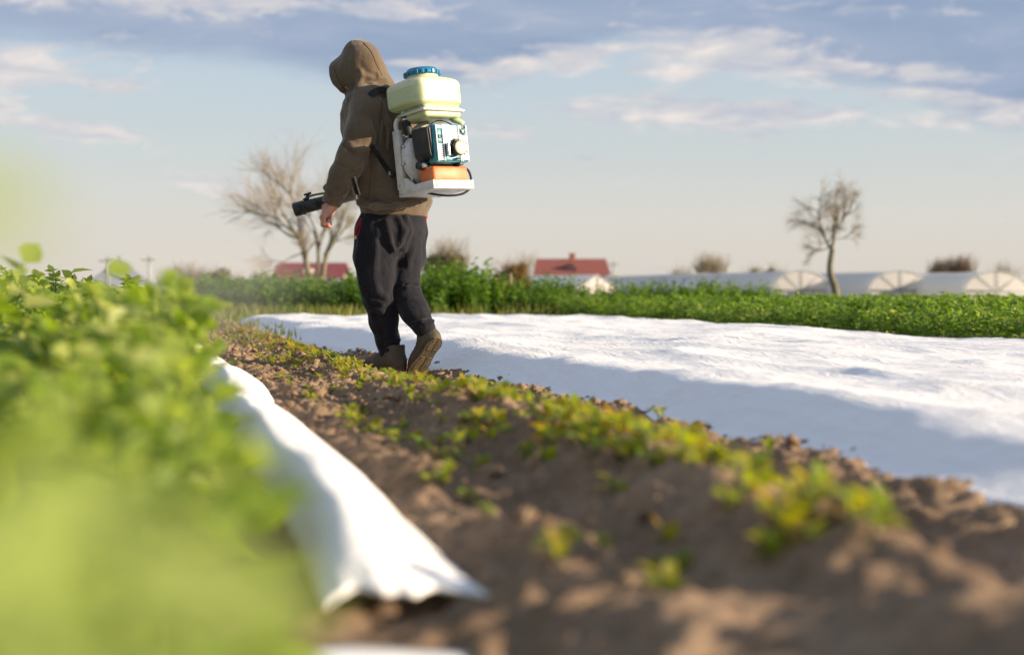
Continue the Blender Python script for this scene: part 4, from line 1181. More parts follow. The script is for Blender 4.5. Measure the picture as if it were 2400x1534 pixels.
V, F = tube(spline([from_person(q + UP * .008), from_person(along(.12) + UP * .053), from_person(along(.2) + UP * .046), from_person(along(.3) + UP * .045), from_person(along(.45) + UP * .045)], 24), .0066, 10); obj('liquid_hose', V, F, M_hose, tb)
V, F = tube([from_person(along(.33) + UP * .036), from_person(along(.33) + UP * .075 - axis * .0), from_person(along(.24) + UP * .085)], .011, 10); obj('handle', V, F, M_black, tb)
end = along(.55)
hp = spline([end, end + axis * .10, PP(930, 432, .36), PP(985, 420, .30), PP(1005, 400, .18), PP(1000, 385, .06)], 90)
V, F = tube([from_person(p) for p in hp], [.040 + .004 * (i % 2) for i in range(90)], 20); obj('bellows_hose', V, F, M_rubber, tb)
# ------------------------------------------------------------------ plants
M_potato = leaf_mat('potato_leaf', [(0.0, (0.085, 0.155, 0.020)), (0.4, (0.16, 0.245, 0.032)), (0.75, (0.25, 0.315, 0.065)), (1.0, (0.40, 0.42, 0.15))], 0.5)
M_stem = principled('potato_stem', (0.11, 0.16, 0.04), 0.6)
M_weed = leaf_mat('seedling_leaf', [(0.0, (0.08, 0.16, 0.018)), (0.4, (0.17, 0.23, 0.022)), (0.75, (0.28, 0.25, 0.03)), (1.0, (0.34, 0.17, 0.05))], 0.42)
M_tall = leaf_mat('tall_weed_leaf', [(0.0, (0.040, 0.105, 0.016)), (0.5, (0.080, 0.170, 0.022)), (0.85, (0.15, 0.235, 0.034)), (1.0, (0.22, 0.26, 0.05))], 0.42)
M_grass = leaf_mat('grass_blade', [(0.0, (0.06, 0.11, 0.02)), (0.6, (0.12, 0.15, 0.03)), (1.0, (0.22, 0.19, 0.06))], 0.35)

SUNUP = np.array([0, 0, 1.0]) + .75 * SUN_DIR * np.array([1, 1, 0])          # leaves turn their faces to the light
class Leaves:
    def __init__(s): s.V = []; s.F = []; s.n = 0; s.mi = []
    def leaf(s, base, d, up, length, width, curl=0.25, simple=False, fold_=0.25):
        """ovate blade, folded along its midrib and drooping"""
        d = d / np.linalg.norm(d); side = np.cross(d, up); side /= np.linalg.norm(side) + 1e-9; nn = np.cross(side, d)
        if simple:
            pts = [base, base + d * length * .5 + side * width / 2 + nn * length * .05, base + d * length - nn * length * curl, base + d * length * .5 - side * width / 2 + nn * length * .05]
            s.V += pts; s.F.append((s.n, s.n + 1, s.n + 2, s.n + 3)); s.mi.append(0); s.n += 4; return
        mid = [base + d * length * t - nn * length * curl * t * t for t in (0, .28, .62, 1.0)]
        wl = [.36, .5, .30]
        pts = [mid[0]]
        for k, t in ((1, .28), (2, .62)):
            w = width * (.5 if k == 1 else .42)
            pts += [mid[k] + side * w + nn * fold_ * w, mid[k] - nn * .0, mid[k] - side * w + nn * fold_ * w]
        pts.append(mid[3])
        n = s.n; s.V += pts
        s.F += [(n, n + 2, n + 1), (n, n + 3, n + 2), (n + 1, n + 2, n + 5, n + 4), (n + 2, n + 3, n + 6, n + 5), (n + 4, n + 5, n + 7), (n + 5, n + 6, n + 7)]
        s.mi += [0] * 6; s.n += 8
    def stalk(s, pts, r0, r1, sides=4):
        V, F = tube(pts, np.linspace(r0, r1, len(pts)), sides, False)
        s.V += list(V); s.F += [tuple(i + s.n for i in f) for f in F]; s.mi += [1] * len(F); s.n += len(V)

def rnd_dir(rng, tilt):
    a = rng.uniform(0, 2 * math.pi); return np.array([math.cos(a) * math.sin(tilt), math.sin(a) * math.sin(tilt), math.cos(tilt)])

def compound_leaf(L, rng, base, d, length, simple):
    """rachis with pairs of leaflets and a terminal one"""
    d = d / np.linalg.norm(d); up = np.array([0, 0, 1.0]); side = np.cross(d, up); side /= np.linalg.norm(side) + 1e-9
    pairs = 2
    tip = None
    for k in range(pairs):
        t = .35 + .5 * k / max(1, pairs - 1) if pairs > 1 else .6
        p = base + d * length * t - up * length * .28 * t * t
        for s in (-1, 1):
            dd = d * .45 + side * s + up * rng.uniform(-.25, .35)
            ll = length * rng.uniform(.36, .48) * (.8 + .35 * t)
            L.leaf(p, dd, SUNUP + rng.normal(size=3) * .5, ll, ll * rng.uniform(.58, .75), rng.uniform(.05, .35), simple)
    p = base + d * length * .98 - up * length * .28
    ll = length * rng.uniform(.48, .64)
    L.leaf(p, d - up * rng.uniform(.0, .5), SUNUP + rng.normal(size=3) * .5, ll, ll * .72, rng.uniform(.1, .4), simple)
    if not simple: L.stalk(np.array([base, base + d * length * .5 - up * length * .07, p]), .0022, .0012, 3)

def potato_meshes(seed, simple=False):
    rng = np.random.RandomState(seed)
    L = Leaves(); S = Leaves()
    nst = 7 if not simple else 6
    for i in range(nst):
        a = 2 * math.pi * i / nst + rng.uniform(-.4, .4); tilt = rng.uniform(.15, .62) if i else .05
        h = rng.uniform(.30, .46) * (1 if tilt < .45 else .85)
        d = np.array([math.cos(a) * math.sin(tilt), math.sin(a) * math.sin(tilt), math.cos(tilt)])
        b0 = np.array([math.cos(a) * .03, math.sin(a) * .03, 0])
        pts = np.array([b0 + d * h * t + np.array([0, 0, .06 * t * (1 - t)]) for t in np.linspace(0, 1, 5)])
        S.stalk(pts, .0055, .003, 5)
        nl = 8 if not simple else 7
        for k in range(nl):
            t = .22 + .78 * (k + rng.rand() * .6) / nl
            p = b0 + d * h * min(t, 1) + np.array([0, 0, .06 * t * (1 - min(t, 1))])
            az = k * 2.4 + rng.uniform(-.5, .5); out = np.array([math.cos(az), math.sin(az), rng.uniform(.15, .9) + .5 * t])
            compound_leaf(L, rng, p, out, rng.uniform(.10, .17) * (1.15 - .45 * t), simple)
        for k in range(5):                                              # tip rosette
            az = rng.uniform(0, 6.28); ll = rng.uniform(.03, .055)
            L.leaf(pts[-1], np.array([math.cos(az), math.sin(az), rng.uniform(.5, 1.6)]), SUNUP + rng.normal(size=3) * .3, ll, ll * .6, .15, simple)
    return L, S

# left crop: each plant its own thing, with foliage and stems
P_LEFT = []
for sd in range(5):
    L, S = potato_meshes(40 + sd)
    P_LEFT.append((mesh_data('foliage', L.V, L.F, M_potato), mesh_data('stem', S.V, S.F, M_stem)))
rng = np.random.RandomState(11)
def left_plant(x, y, sc, szf=1.0, label=None, idx=None):
    f, s = P_LEFT[rng.randint(5) if idx is None else idx]
    e = empty('potato_plant', (x, y, 0.0), (0, 0, rng.uniform(-.6, .6))); e.scale = (sc, sc, sc * szf)
    tag(e, label or 'leafy green potato plant in the dense crop row at the left', 'potato plant', None if label else 'potato plants of the left crop')
    link('foliage', f, e); link('stem', s, e)
    return e
y = 0.9
while y < 15:
    k = sstep(0.8, 3.2, y)
    left_plant(-.02 + rng.uniform(-.04, .04) - .05 * k - .055 * sstep(4, 7, y), y, .62 + .30 * k + rng.uniform(-.04, .05), .95 + .12 * rng.rand())
    y += .20 + .06 * rng.rand() + .02 * y / 5
for row, xx in enumerate((-.52, -.95)):
    y = 2.6 + 1.5 * row
    while y < 15 :
        left_plant(xx + rng.uniform(-.06, .06), y, .98 + rng.uniform(-.06, .10), .97 + .16 * rng.rand()); y += .33 + .09 * rng.rand()
# the nearest ones, right under the lens
for x, y, sc in [(-.09, .60, .62), (-.04, .78, .60), (-.02, .92, .56), (-.22, .80, .68), (-.19, .44, .82), (-.21, .58, .85), (-.15, .36, .74), (-.06, .50, .50), (-.05, 1.1, .58)]:
    left_plant(x, y, sc, 1.0)

M_young = leaf_mat('young_potato_leaf', [(0, (.20, .28, .06)), (.5, (.29, .36, .10)), (1, (.40, .44, .17))], .5)
def shoot(px, py, zc, h, label, leaf=.06, n=6, seed=0, mat=None):
    """single tall shoot with leaves whose tip stands at a given point"""
    rg = np.random.RandomState(seed); p = at(px, py, zc)
    L = Leaves(); S = Leaves()
    S.stalk(np.array([[0, 0, 0], [.004, 0, h * .5], [0, .003, h]]), .004, .002, 5)
    for k in range(n):
        az = k * 2.2 + rg.rand(); t = 1 - .09 * k
        ll = leaf * rg.uniform(.7, 1.1); L.leaf(np.array([0, 0, h * t]), np.array([math.cos(az), math.sin(az), rg.uniform(.1, .9)]), SUNUP * .8 + rg.normal(size=3) * .25, ll, ll * .72, .12)
    e = empty('potato_shoot', (p[0], p[1], p[2] - h)); tag(e, label, 'potato shoot', 'tall shoots over the left crop')
    link('foliage', mesh_data('foliage', L.V, L.F, mat or M_potato), e); link('stem', mesh_data('stem', S.V, S.F, M_stem), e)
shoot(-215, 500, .30, .30, 'blurred yellow-green shoot at the left edge, closest to the lens', .036, 4, 1, M_young)
shoot(372, 668, 1.9, .30, 'lone leafy tip standing highest above the right half of the left crop', .055, 4, 2)
shoot(250, 640, 2.6, .35, 'soft blurred shoot above the left crop below the grey roof', .06, 6, 3)
shoot(55, 618, 3.2, .35, 'tall shoot at the far left standing above the crop', .085, 7, 4)
shoot(165, 640, 6.5, .35, 'sharp leafy shoot above the left crop near the left edge', .10, 8, 5)

for k, (px, py, zc) in enumerate([(150, 1400, .36), (330, 1480, .34), (500, 1510, .42), (30, 1330, .42), (20, 1480, .33), (300, 1400, .50)]):
    shoot(px, py, zc, .28, 'blurred pale yellow-green shoot in the near left corner', .046, 8, 20 + k, M_young)
# right-hand potato field: front ranks as single plants, the mass behind as one object
M_pot_far = leaf_mat('field_potato_leaf', [(0.0, (0.045, 0.105, 0.016)), (0.45, (0.085, 0.165, 0.022)), (0.8, (0.16, 0.24, 0.04)), (1.0, (0.34, 0.36, 0.12))], .42)
R_ME = []
for sd in range(6):
    L, S = potato_meshes(70 + sd, True)
    n = len(L.V)
    V = list(L.V) + list(S.V); F = list(L.F) + [tuple(i + n for i in f) for f in S.F]
    R_ME.append(mesh_data('potato_plant', V, F, [M_pot_far, M_stem], True, [0] * len(L.F) + [1] * len(S.F)))
for row in range(4):
    y = 6.2 + row * .1
    while y < 20.5:
        sc = rng.uniform(.70, .86) * (1 + .10 * math.sin(y * 1.7 + row) + .06 * math.sin(y * 4.1))
        o = link('potato_plant', R_ME[rng.randint(6)], None, (6.02 + row * .34 + rng.uniform(-.08, .08), y, -.03), (0, 0, rng.uniform(-.7, .7)), (sc, sc, sc * rng.uniform(.92, 1.08)))
        tag(o, 'leafy potato plant at the front of the green field behind the fleece', 'potato plant', 'potato plants of the right field')
        y += .30 + .05 * row + .05 * rng.rand()
def field_mass():
    Vs, Fs, off = [], [], 0
    arr = []
    for me in R_ME[:3]:
        co = np.empty(len(me.vertices) * 3); me.vertices.foreach_get('co', co); co = co.reshape(-1, 3)
        quads = np.array([list(p.vertices) for p in me.polygons if len(p.vertices) == 4 and p.material_index == 0])
        arr.append((co, quads))
    for k in range(620):
        x = rng.uniform(7.3, 17); y = rng.uniform(7.0, 24)
        co, q = arr[k % 3]; a = rng.uniform(-.7, .7); s = rng.uniform(.76, .90)
        Rz = np.array([[math.cos(a), -math.sin(a), 0], [math.sin(a), math.cos(a), 0], [0, 0, 1]])
        Vs.append((co * s) @ Rz.T + np.array([x, y, -.03])); Fs.append(q + off); off += len(co)
    o = obj('potato_field', np.vstack(Vs), np.vstack(Fs), M_pot_far); tag(o, 'green mass of the potato field behind its front plants', 'crop', kind='stuff')
field_mass()

# seedlings on the bare ridge
W_ME = []
for sd in range(8):
    rg = np.random.RandomState(200 + sd); L = Leaves()
    n = rg.randint(5, 10)
    for k in range(n):
        az = k * 2.4 + rg.uniform(-.4, .4); el_ = rg.uniform(.2, 1.3) if sd % 2 else rg.uniform(.05, .6)
        ll = rg.uniform(.022, .045); b = np.array([math.cos(az) * .006, math.sin(az) * .006, .008 + .004 * k])
        L.leaf(b, np.array([math.cos(az), math.sin(az), el_]), SUNUP, ll, ll * rg.uniform(.5, .75), rg.uniform(0, .4))
        L.stalk(np.array([[0, 0, -.005], b]), .0014, .001, 3)
    W_ME.append(mesh_data('weed_seedling', L.V, L.F, [M_weed, M_stem], True, L.mi))
def seedlings():
    rg = np.random.RandomState(5)
    spots = []
    while len(spots) < 620:
        y = 1.6 + 12.5 * rg.rand() ** 1.15
        u = rg.rand()
        if u < .52: x = float(ridge_x(y)) + rg.normal() * .075 + .015
        elif u < .93: x = rg.uniform(.52, .95)
        else: x = rg.uniform(1.05, 1.5)
        if float(perlin(x * 2.2, y * 1.6, 9.0)) < -.12 and rg.rand() < .6: continue
        if (y < 2.6 and rg.rand() < .5) or (y > 4.5 and rg.rand() < .45): continue
        if x > float(fleece_edge(y)) - .04 or (x - 1.27) ** 2 + (y - 7.4) ** 2 < .03: continue
        spots.append((x, y, rg.uniform(.45, 1.05) * (1.1 if u < .52 else .9) * np.interp(y, [2, 5], [1.15, .85])))
    spots.sort(key=lambda s: -s[2] / s[1])
    for x, y, sc in spots[:290]:
        o = link('weed_seedling', W_ME[rg.randint(8)], None, (x, y, float(soil_z(x, y)) + .002), (rg.uniform(-.2, .2), rg.uniform(-.2, .2), rg.uniform(-.8, .8)), (sc, sc, sc))
        tag(o, 'small yellow-green weed seedling on the bare earth ridge', 'weed', 'weed seedlings on the ridge')
    Vs, Fs, off = [], [], 0
    for x, y, sc in spots[290:]:
        me = W_ME[rg.randint(8)]; co = np.array([v.co[:] for v in me.vertices]); a = rg.uniform(0, 6.28)
        Rz = np.array([[math.cos(a), -math.sin(a), 0], [math.sin(a), math.cos(a), 0], [0, 0, 1]])
        Vs.append(co * sc @ Rz.T + np.array([x, y, float(soil_z(x, y)) + .002])); Fs += [tuple(i + off for i in p.vertices) for p in me.polygons]; off += len(co)
    tag(obj('weed_cover', np.vstack(Vs), Fs, M_weed), 'tiny weeds sprinkled along the earth ridge', 'weeds', kind='stuff')
seedlings()

# grassy end of the path and rough grass round the field, one object
def grass():
    rg = np.random.RandomState(21); V = []; F = []; n = 0
    def blade(x, y, z, h):
        nonlocal n
        a = rg.uniform(0, 6.28); w = rg.uniform(.006, .016); le = h * rg.uniform(.1, .5); b = rg.uniform(0, 6.28)
        c, s = math.cos(a) * w, math.sin(a) * w; lx, ly = math.cos(b) * le, math.sin(b) * le
        V.extend([(x - c, y - s, z), (x + c, y + s, z), (x + c * .7 + lx * .4, y + s * .7 + ly * .4, z + h * .6), (x - c * .7 + lx * .4, y - s * .7 + ly * .4, z + h * .6), (x + lx, y + ly, z + h)])
        F.extend([(n, n + 1, n + 2, n + 3), (n + 3, n + 2, n + 4)]); n += 5
    for k in range(16000):
        y = 11 + 15 * rg.rand() ** .8; x = rg.uniform(-3, 1.35 + max(0, y - 18.5) * 1.2)
        if y < 15 and rg.rand() < .75: continue
        if float(perlin(x * 1.1, y * .8, 2.0)) < -.15 and y < 20: continue
        blade(x, y, -.01, rg.uniform(.05, .16) * (1 + .9 * sstep(15, 22, y)))
    for k in range(9000):
        y = rg.uniform(18.9, 27); x = rg.uniform(-2, 9)
        blade(x, y, -.04, rg.uniform(.10, .34))
    tag(obj('grass', np.array(V), F, M_grass), 'rough grass where the bare path ends', 'grass', kind='stuff')
grass()

# tall weeds: bushy clumps forming the green bank behind the beds
T_ME = []
for sd in range(5):
    rg = np.random.RandomState(300 + sd); L = Leaves(); S = Leaves()
    for i in range(46):
        a = rg.uniform(0, 6.28); rr = .52 * math.sqrt(rg.rand()); h = rg.uniform(.55, .82) * (1 - .45 * (rr / .52) ** 2)
        b0 = np.array([math.cos(a) * rr, math.sin(a) * rr, 0]); lean = np.array([math.cos(a), math.sin(a), 0]) * rg.uniform(0, .16)
        S.stalk(np.array([b0, b0 + lean * .4 + np.array([0, 0, h * .5]), b0 + lean + np.array([0, 0, h])]), .004, .002, 3)
        for k in range(26):
            t = .12 + .9 * k / 26; az = k * 2.4 + rg.uniform(-.6, .6)
            p = b0 + lean * t * t + np.array([0, 0, h * min(t, 1)])
            ll = rg.uniform(.07, .13) * (1.1 - .4 * t)
            L.leaf(p, np.array([math.cos(az), math.sin(az), rg.uniform(-.3, .7)]), np.array([0, 0, 1.]) + rg.normal(size=3) * .5, ll, ll * rg.uniform(.5, .75), rg.uniform(0, .4), True)
    n = len(L.V)
    T_ME.append(mesh_data('weed_clump', list(L.V) + list(S.V), list(L.F) + [tuple(i + n for i in f) for f in S.F], [M_tall, M_stem], True, [0] * len(L.F) + [1] * len(S.F)))
def clump(px, zc, h, label, group, w=1.0):
    p = at(px, 700, zc)
    o = link('weed_clump', T_ME[rng.randint(5)], None, (p[0], p[1], -.06), (0, 0, rng.uniform(0, 6.28)), (w, w, h))
    tag(o, label, 'tall weeds', group)
hl = 'bushy tall green weed clump in the bank behind the fleece bed'; hg = 'tall weed clumps of the green bank'
for k in range(36):
    px = 395 + 735 * (k + rng.uniform(-.3, .3)) / 35
    clump(px, (22.6 if px > 600 else 25) + rng.uniform(-1.0, 1.0), 1.10 * (1.0 + .2 * math.exp(-((px - 1060) / 70) ** 2) + .08 * math.sin(px * .03)) * rng.uniform(.9, 1.06) * (.86 if px < 560 else .90 if 600 < px < 830 else 1), hl, hg, 1.0)
for k in range(22):
    px = 420 + 700 * (k + rng.uniform(-.3, .3)) / 21
    clump(px, 25.5 + rng.uniform(-.6, .8), (1.05 if px < 830 else 1.2) * rng.uniform(.92, 1.05), hl, hg, 1.1)
gl = 'bushy green weed clump beside the dark heap, in front of the plastic tunnels'; gg = 'weed clumps right of the dark heap'
for px, zc, h in [(1218, 23.4, .8), (1236, 23.5, .9), (1262, 23, 1.0), (1290, 23.5, 1.02), (1318, 23, .95), (1345, 23, .85), (1368, 22.5, .7), (1240, 21.8, .7), (1280, 21.6, .75), (1325, 21.5, .7)]:
    clump(px, zc, h * 1.05, gl, gg, .75)
gl2 = 'green weed clump behind the potato field, in front of the plastic tunnels'; gg2 = 'weed clumps behind the potato field'
for px in (1425, 1452, 1480, 1510, 1540, 1570, 1598, 1625, 1650, 1672, 1715, 1745, 1775, 1800):
    clump(px, 25 + rng.uniform(-.6, .6), (.92 if px < 1700 else .88) * rng.uniform(.9, 1.08) * (1.12 if 1600 < px < 1640 else 1), gl2, gg2, .72)

# dark heap of earth and dead stalks in the green bank
def heap():
    p = at(1168, 700, 22.5); rg = np.random.RandomState(9)
    th = np.linspace(0, 2 * math.pi, 40, endpoint=False); V = []; F = []
    for i, r in enumerate(np.linspace(1, 0.02, 14)):
        for t in th:
            x, y = math.cos(t) * r * .34, math.sin(t) * r * .5
            V.append((x, y, -.05 + .70 * (1 - r ** 2.2) + .11 * float(perlin(x * 7, y * 7, 1.5)) * (1.2 - r)))
    for i in range(13):
        for j in range(40): F.append((i * 40 + j, i * 40 + (j + 1) % 40, i * 40 + 40 + (j + 1) % 40, i * 40 + 40 + j))
    m = soil_material('dark_compost', (0.03, 0.02, 0.014), (0.05, 0.034, 0.022), (0.09, 0.06, 0.035))
    e = empty('compost_heap', (p[0], p[1], 0)); tag(e, 'dark brown heap of earth and dead stalks in the green bank', 'heap')
    obj('mound', np.array(V), F, m, e)
    S = Leaves()
    for k in range(220):
        a = rg.uniform(0, 6.28); r = math.sqrt(rg.rand()); b = np.array([math.cos(a) * r * .33, math.sin(a) * r * .48, .64 * (1 - r ** 2.2) - .04])
        S.stalk(np.array([b, b + np.array([rg.normal() * .08, rg.normal() * .08, rg.uniform(.03, .14)])]), .005, .002, 3)
    o = obj('dead_stalks', np.array(S.V), S.F, principled('dead_stalk', (.16, .11, .06), .9), e); o['kind'] = 'stuff'
heap()
V, F = tube([at(1198, 700, 24) * np.array([1, 1, 0]) + np.array([0, 0, -.05]), at(1196, 640, 24), ], [.035, .03], 8)
tag(obj('stump_post', V, F, principled('grey_wood', (.22, .17, .11), .9)), 'short wooden post beside the dark heap', 'post')

# bits of straw and dead stalk on the earth
def straw():
    rg = np.random.RandomState(77); n = 420
    y = 2.0 + 9 * rg.rand(n); x = rg.uniform(.5, 1.45, n); a = rg.uniform(0, 6.28, n); L_ = rg.uniform(.015, .06, n)
    d = np.stack([np.cos(a), np.sin(a), rg.uniform(-.15, .35, n)], -1)
    p0 = np.stack([x, y, soil_z(x, y) + .006], -1)
    V, F = tubes_batch(np.stack([p0, p0 + d * L_[:, None] * .5 + np.array([0, 0, .003]), p0 + d * L_[:, None]], 1), np.full(n, .0014), np.full(n, .0009))
    tag(obj('straw_litter', V, F, principled('dry_straw', (.42, .33, .19), .8)), 'dry straw bits scattered on the earth', 'straw', kind='stuff')
straw()
# ------------------------------------------------------------------ bare trees
M_bark = principled('grey_green_bark', (0.20, 0.18, 0.125), 0.95, var=(3, (0.08, 0.08, 0.05), .6))
M_twig = principled('pale_twigs', (0.30, 0.255, 0.195), 0.95)
def grow(rng, start, d, length, rad, depth, out, maxd, spread=.55, upk=.12, droop=0.0):
    n = 4; pts = [start]; p = start; dd = d / np.linalg.norm(d)
    for i in range(n):
        dd = dd + rng.normal(size=3) * .13 + np.array([0, 0, upk - droop * depth]); dd /= np.linalg.norm(dd)
        p = p + dd * length / n; pts.append(p)
    out.append((np.array(pts), rad, rad * .62, depth))
    if depth >= maxd: return
    nb = (4, 6, 9, 6, 6)[depth]
    for k in range(nb):
        t = rng.uniform(.35, 1.0) if k else 1.0
        i = min(int(t * n), n - 1); q = pts[i] + (pts[i + 1] - pts[i]) * (t * n - i)
        a = rng.normal(size=3); a -= dd * (a @ dd); a /= np.linalg.norm(a) + 1e-9
        nd = dd + a * spread * rng.uniform(.7, 1.5)
        grow(rng, q, nd, length * (rng.uniform(.58, .82) if depth < 1 else rng.uniform(.62, 1.0)), rad * .50 * (1 if k else 1.2), depth + 1, out, maxd, spread, upk, droop)
def bare_tree(name, pos, limbs, label, cat, seed, maxd=4, spread=.6, upk=.1, bark=M_bark, twig=M_twig, trunk=None, trunk_r=.14, droop=0.0, group=None, lk=1.0, few=False):
    """limbs: list of (start, direction, length, radius)"""
    rng = np.random.RandomState(seed)
    e = empty(name, pos); tag(e, label, cat, group)
    big = Leaves(); small = []
    if trunk is not None: big.stalk(np.array(trunk), trunk_r, trunk_r * .66, 10)
    for st, d, ln, r in limbs:
        out = []; grow(rng, np.asarray(st, float), np.asarray(d, float), ln * lk, r * .8, 0, out, maxd, spread, upk, droop)
        for pts, r0, r1, dep in out:
            if dep <= 1: big.stalk(pts, max(r0, .006), max(r1, .0045), 6)
            elif few and dep == 3 and rng.rand() < .2: continue
            else: small.append((pts, max(r0 * .75, .0035), max(r1 * .75, .0022)))
    obj('trunk', np.array(big.V), big.F, bark, e)
    obj('crown', *tubes_batch(np.array([q[0] for q in small]), np.array([q[1] for q in small]), np.array([q[2] for q in small])), twig, e)
    return e
ZT = 46.0; k_ = ZT / FPX
def rel(px, py, z0, zc, base):
    return at(px, py, zc) + np.array([0, 0, 0]) - base
# left tree: three stems fanning from the ground
b = at(742, 690, ZT); b[2] = -.05
T = lambda px, py, dz=0: rel(px, py, 0, ZT + dz, b)
bare_tree('bare_tree', b, [
    (T(722, 640), T(700, 540) - T(722, 640), 1.0, .075), (T(710, 560), T(650, 480, -.5) - T(710, 560), 1.5, .06), (T(700, 545), T(690, 400, .4) - T(700, 545), 1.7, .06),
    (T(746, 600), T(735, 470, .5) - T(746, 600), 1.6, .06), (T(745, 590), T(748, 420, -.6) - T(745, 590), 1.6, .055),
    (T(760, 600), T(800, 520) - T(760, 600), 1.2, .06), (T(790, 545), T(850, 470, .4) - T(790, 545), 1.1, .045), (T(705, 560), T(610, 550, .4) - T(705, 560), 1.3, .05), (T(700, 560), T(620, 440, .2) - T(700, 560), 1.5, .05),
    (T(715, 590), T(640, 610, -.3) - T(715, 590), 1.1, .035), (T(765, 590), T(830, 560, -.5) - T(765, 590), .9, .035)],
    'large bare tree with several stems behind the walking person', 'tree', 3, 3, .50, .07, droop=.02, lk=.82,
    trunk=[T(735, 700), T(725, 650), T(710, 580), T(700, 545)], trunk_r=.105)
tl = [o for o in bpy.data.objects if o.name.startswith('bare_tree')][0]
for path, r in (([T(742, 700), T(745, 640), T(746, 590), T(738, 540)], .075), ([T(752, 700), T(758, 640), T(768, 590), T(800, 525)], .09)):
    V, F = tube(spline(path, 12), np.linspace(r, r * .6, 12), 10); obj('trunk', V, F, M_bark, tl)
# right tree: crooked single trunk
ZR = 52.0
b2 = at(1958, 690, ZR); b2[2] = -.05
T2 = lambda px, py, dz=0: rel(px, py, 0, ZR + dz, b2)
bare_tree('bare_tree', b2, [
    (T2(1948, 582), T2(1925, 540) - T2(1948, 582), .95, .075), (T2(1950, 580), T2(1975, 515) - T2(1950, 580), 1.1, .08), (T2(1926, 545), T2(1915, 480, .3) - T2(1926, 545), 1.2, .05),
    (T2(1930, 540), T2(1880, 530, -.3) - T2(1930, 540), .9, .045), (T2(1965, 540), T2(1955, 470, .3) - T2(1965, 540), 1.2, .05), (T2(1972, 520), T2(2015, 470, -.3) - T2(1972, 520), 1.0, .05),
    (T2(1972, 520), T2(1990, 460, .2) - T2(1972, 520), 1.1, .05), (T2(1960, 560), T2(2010, 560, .3) - T2(1960, 560), .9, .03), (T2(1945, 580), T2(1900, 595, .2) - T2(1945, 580), .7, .03), (T2(1940, 570), T2(1890, 580, -.3) - T2(1940, 570), .8, .03)],
    'bare tree with crooked trunk standing before the plastic tunnels', 'tree', 8, 3, .62, .05, droop=.03, lk=.68, few=True,
    trunk=spline([T2(1962, 702), T2(1956, 670), T2(1946, 640), T2(1946, 615), T2(1951, 582)], 14), trunk_r=.145)

def bush(name, px, py_base, zc, w_px, h_px, label, cat, seed, twig, leafy=None, n=16, upk=.12, group=None):
    b = at(px, py_base, zc); b[2] = -.05; k = zc / FPX
    w, h = w_px * k, h_px * k + (b[2] * 0)
    top = at(px, py_base - h_px, zc)[2] + .05
    rg = np.random.RandomState(seed); limbs = []
    for i in range(n):
        a = rg.uniform(0, 6.28); r = w * .16 * rg.rand(); tl_ = rg.uniform(0, .75)
        d = np.array([math.cos(a) * math.sin(tl_), math.sin(a) * math.sin(tl_), math.cos(tl_)])
        limbs.append(((math.cos(a) * r, math.sin(a) * r, 0), d * np.array([w / top, w / top, 1]), top * .50, .02 * top))
    e = bare_tree(name, b, limbs, label, cat, seed, 2, .45, upk, twig, twig, group=group)
    if leafy:
        L = Leaves()
        for i in range(2600):
            if i % 200 == 0:                                     # ragged crown of several overlapping tufts
                q = rg.normal(size=3); q /= np.linalg.norm(q); q *= rg.rand() ** .4 * .75; qs = rg.uniform(.28, .52)
            v = rg.normal(size=3); v /= np.linalg.norm(v); v = q + v * rg.rand() ** .4 * qs
            p = np.array([v[0] * w * .5, v[1] * w * .5, top * .54 + v[2] * top * .42])
            L.leaf(p, rg.normal(size=3), rg.normal(size=3), top * rg.uniform(.05, .10), top * rg.uniform(.03, .06), .2, True)
        obj('foliage', np.array(L.V), L.F, leafy, e)
M_tw_grey = principled('grey_brown_twigs', (0.21, 0.175, 0.115), .95)
M_tw_purple = principled('purple_brown_twigs', (0.18, 0.135, 0.10), .95)
M_lf_or = leaf_mat('russet_leaf', [(0, (.14, .10, .03)), (.5, (.22, .13, .04)), (1, (.10, .11, .03))], .3)
M_lf_dull = leaf_mat('dull_green_leaf', [(0, (.06, .075, .03)), (.6, (.11, .115, .045)), (1, (.16, .14, .06))], .3)
M_lf_dark = leaf_mat('conifer_leaf', [(0, (.012, .03, .018)), (1, (.03, .06, .03))], .2)
bush('bush', 1045, 690, 62, 104, 122, 'bare rounded bush right behind the walking person', 'bush', 31, M_tw_grey, M_lf_dull, 22)
bush('bush', 1212, 690, 70, 84, 90, 'russet leafy bush left of the red-roofed house', 'bush', 32, M_tw_grey, M_lf_or, 12)
bush('bush', 1662, 690, 120, 80, 92, 'larger bare round bush beyond the long plastic tunnel', 'bush', 33, M_tw_grey, None, 26)
bush('bush', 1592, 690, 125, 44, 62, 'low bare bush left of the larger round one', 'bush', 34, M_tw_grey, None, 16)
bush('bush', 1775, 690, 125, 46, 66, 'small bare bush left of the crooked tree', 'bush', 35, M_tw_grey, M_lf_dull, 10)
bush('bush', 1808, 690, 150, 45, 70, 'small dark evergreen bush left of the crooked tree', 'bush', 36, M_tw_grey, M_lf_dark, 6)
bush('bush', 2255, 690, 160, 62, 84, 'right half of the purple-brown shrub row above the tunnels', 'bush', 37, M_tw_purple, None, 40, .22)
bush('bush', 2208, 690, 160, 62, 76, 'left half of the purple-brown shrub row above the tunnels', 'bush', 38, M_tw_purple, None, 40, .22)
bush('bush', 2352, 690, 140, 60, 72, 'thin bare bush at the right edge behind the last tunnel', 'bush', 39, M_tw_grey, None, 10)
bush('bush', 440, 690, 60, 100, 70, 'pale bare bush above the left crop behind the mist', 'bush', 40, M_tw_grey, None, 26)
bush('bush', 512, 690, 60, 66, 66, 'dull green bush left of the large bare tree', 'bush', 41, M_tw_grey, M_lf_dull, 10)
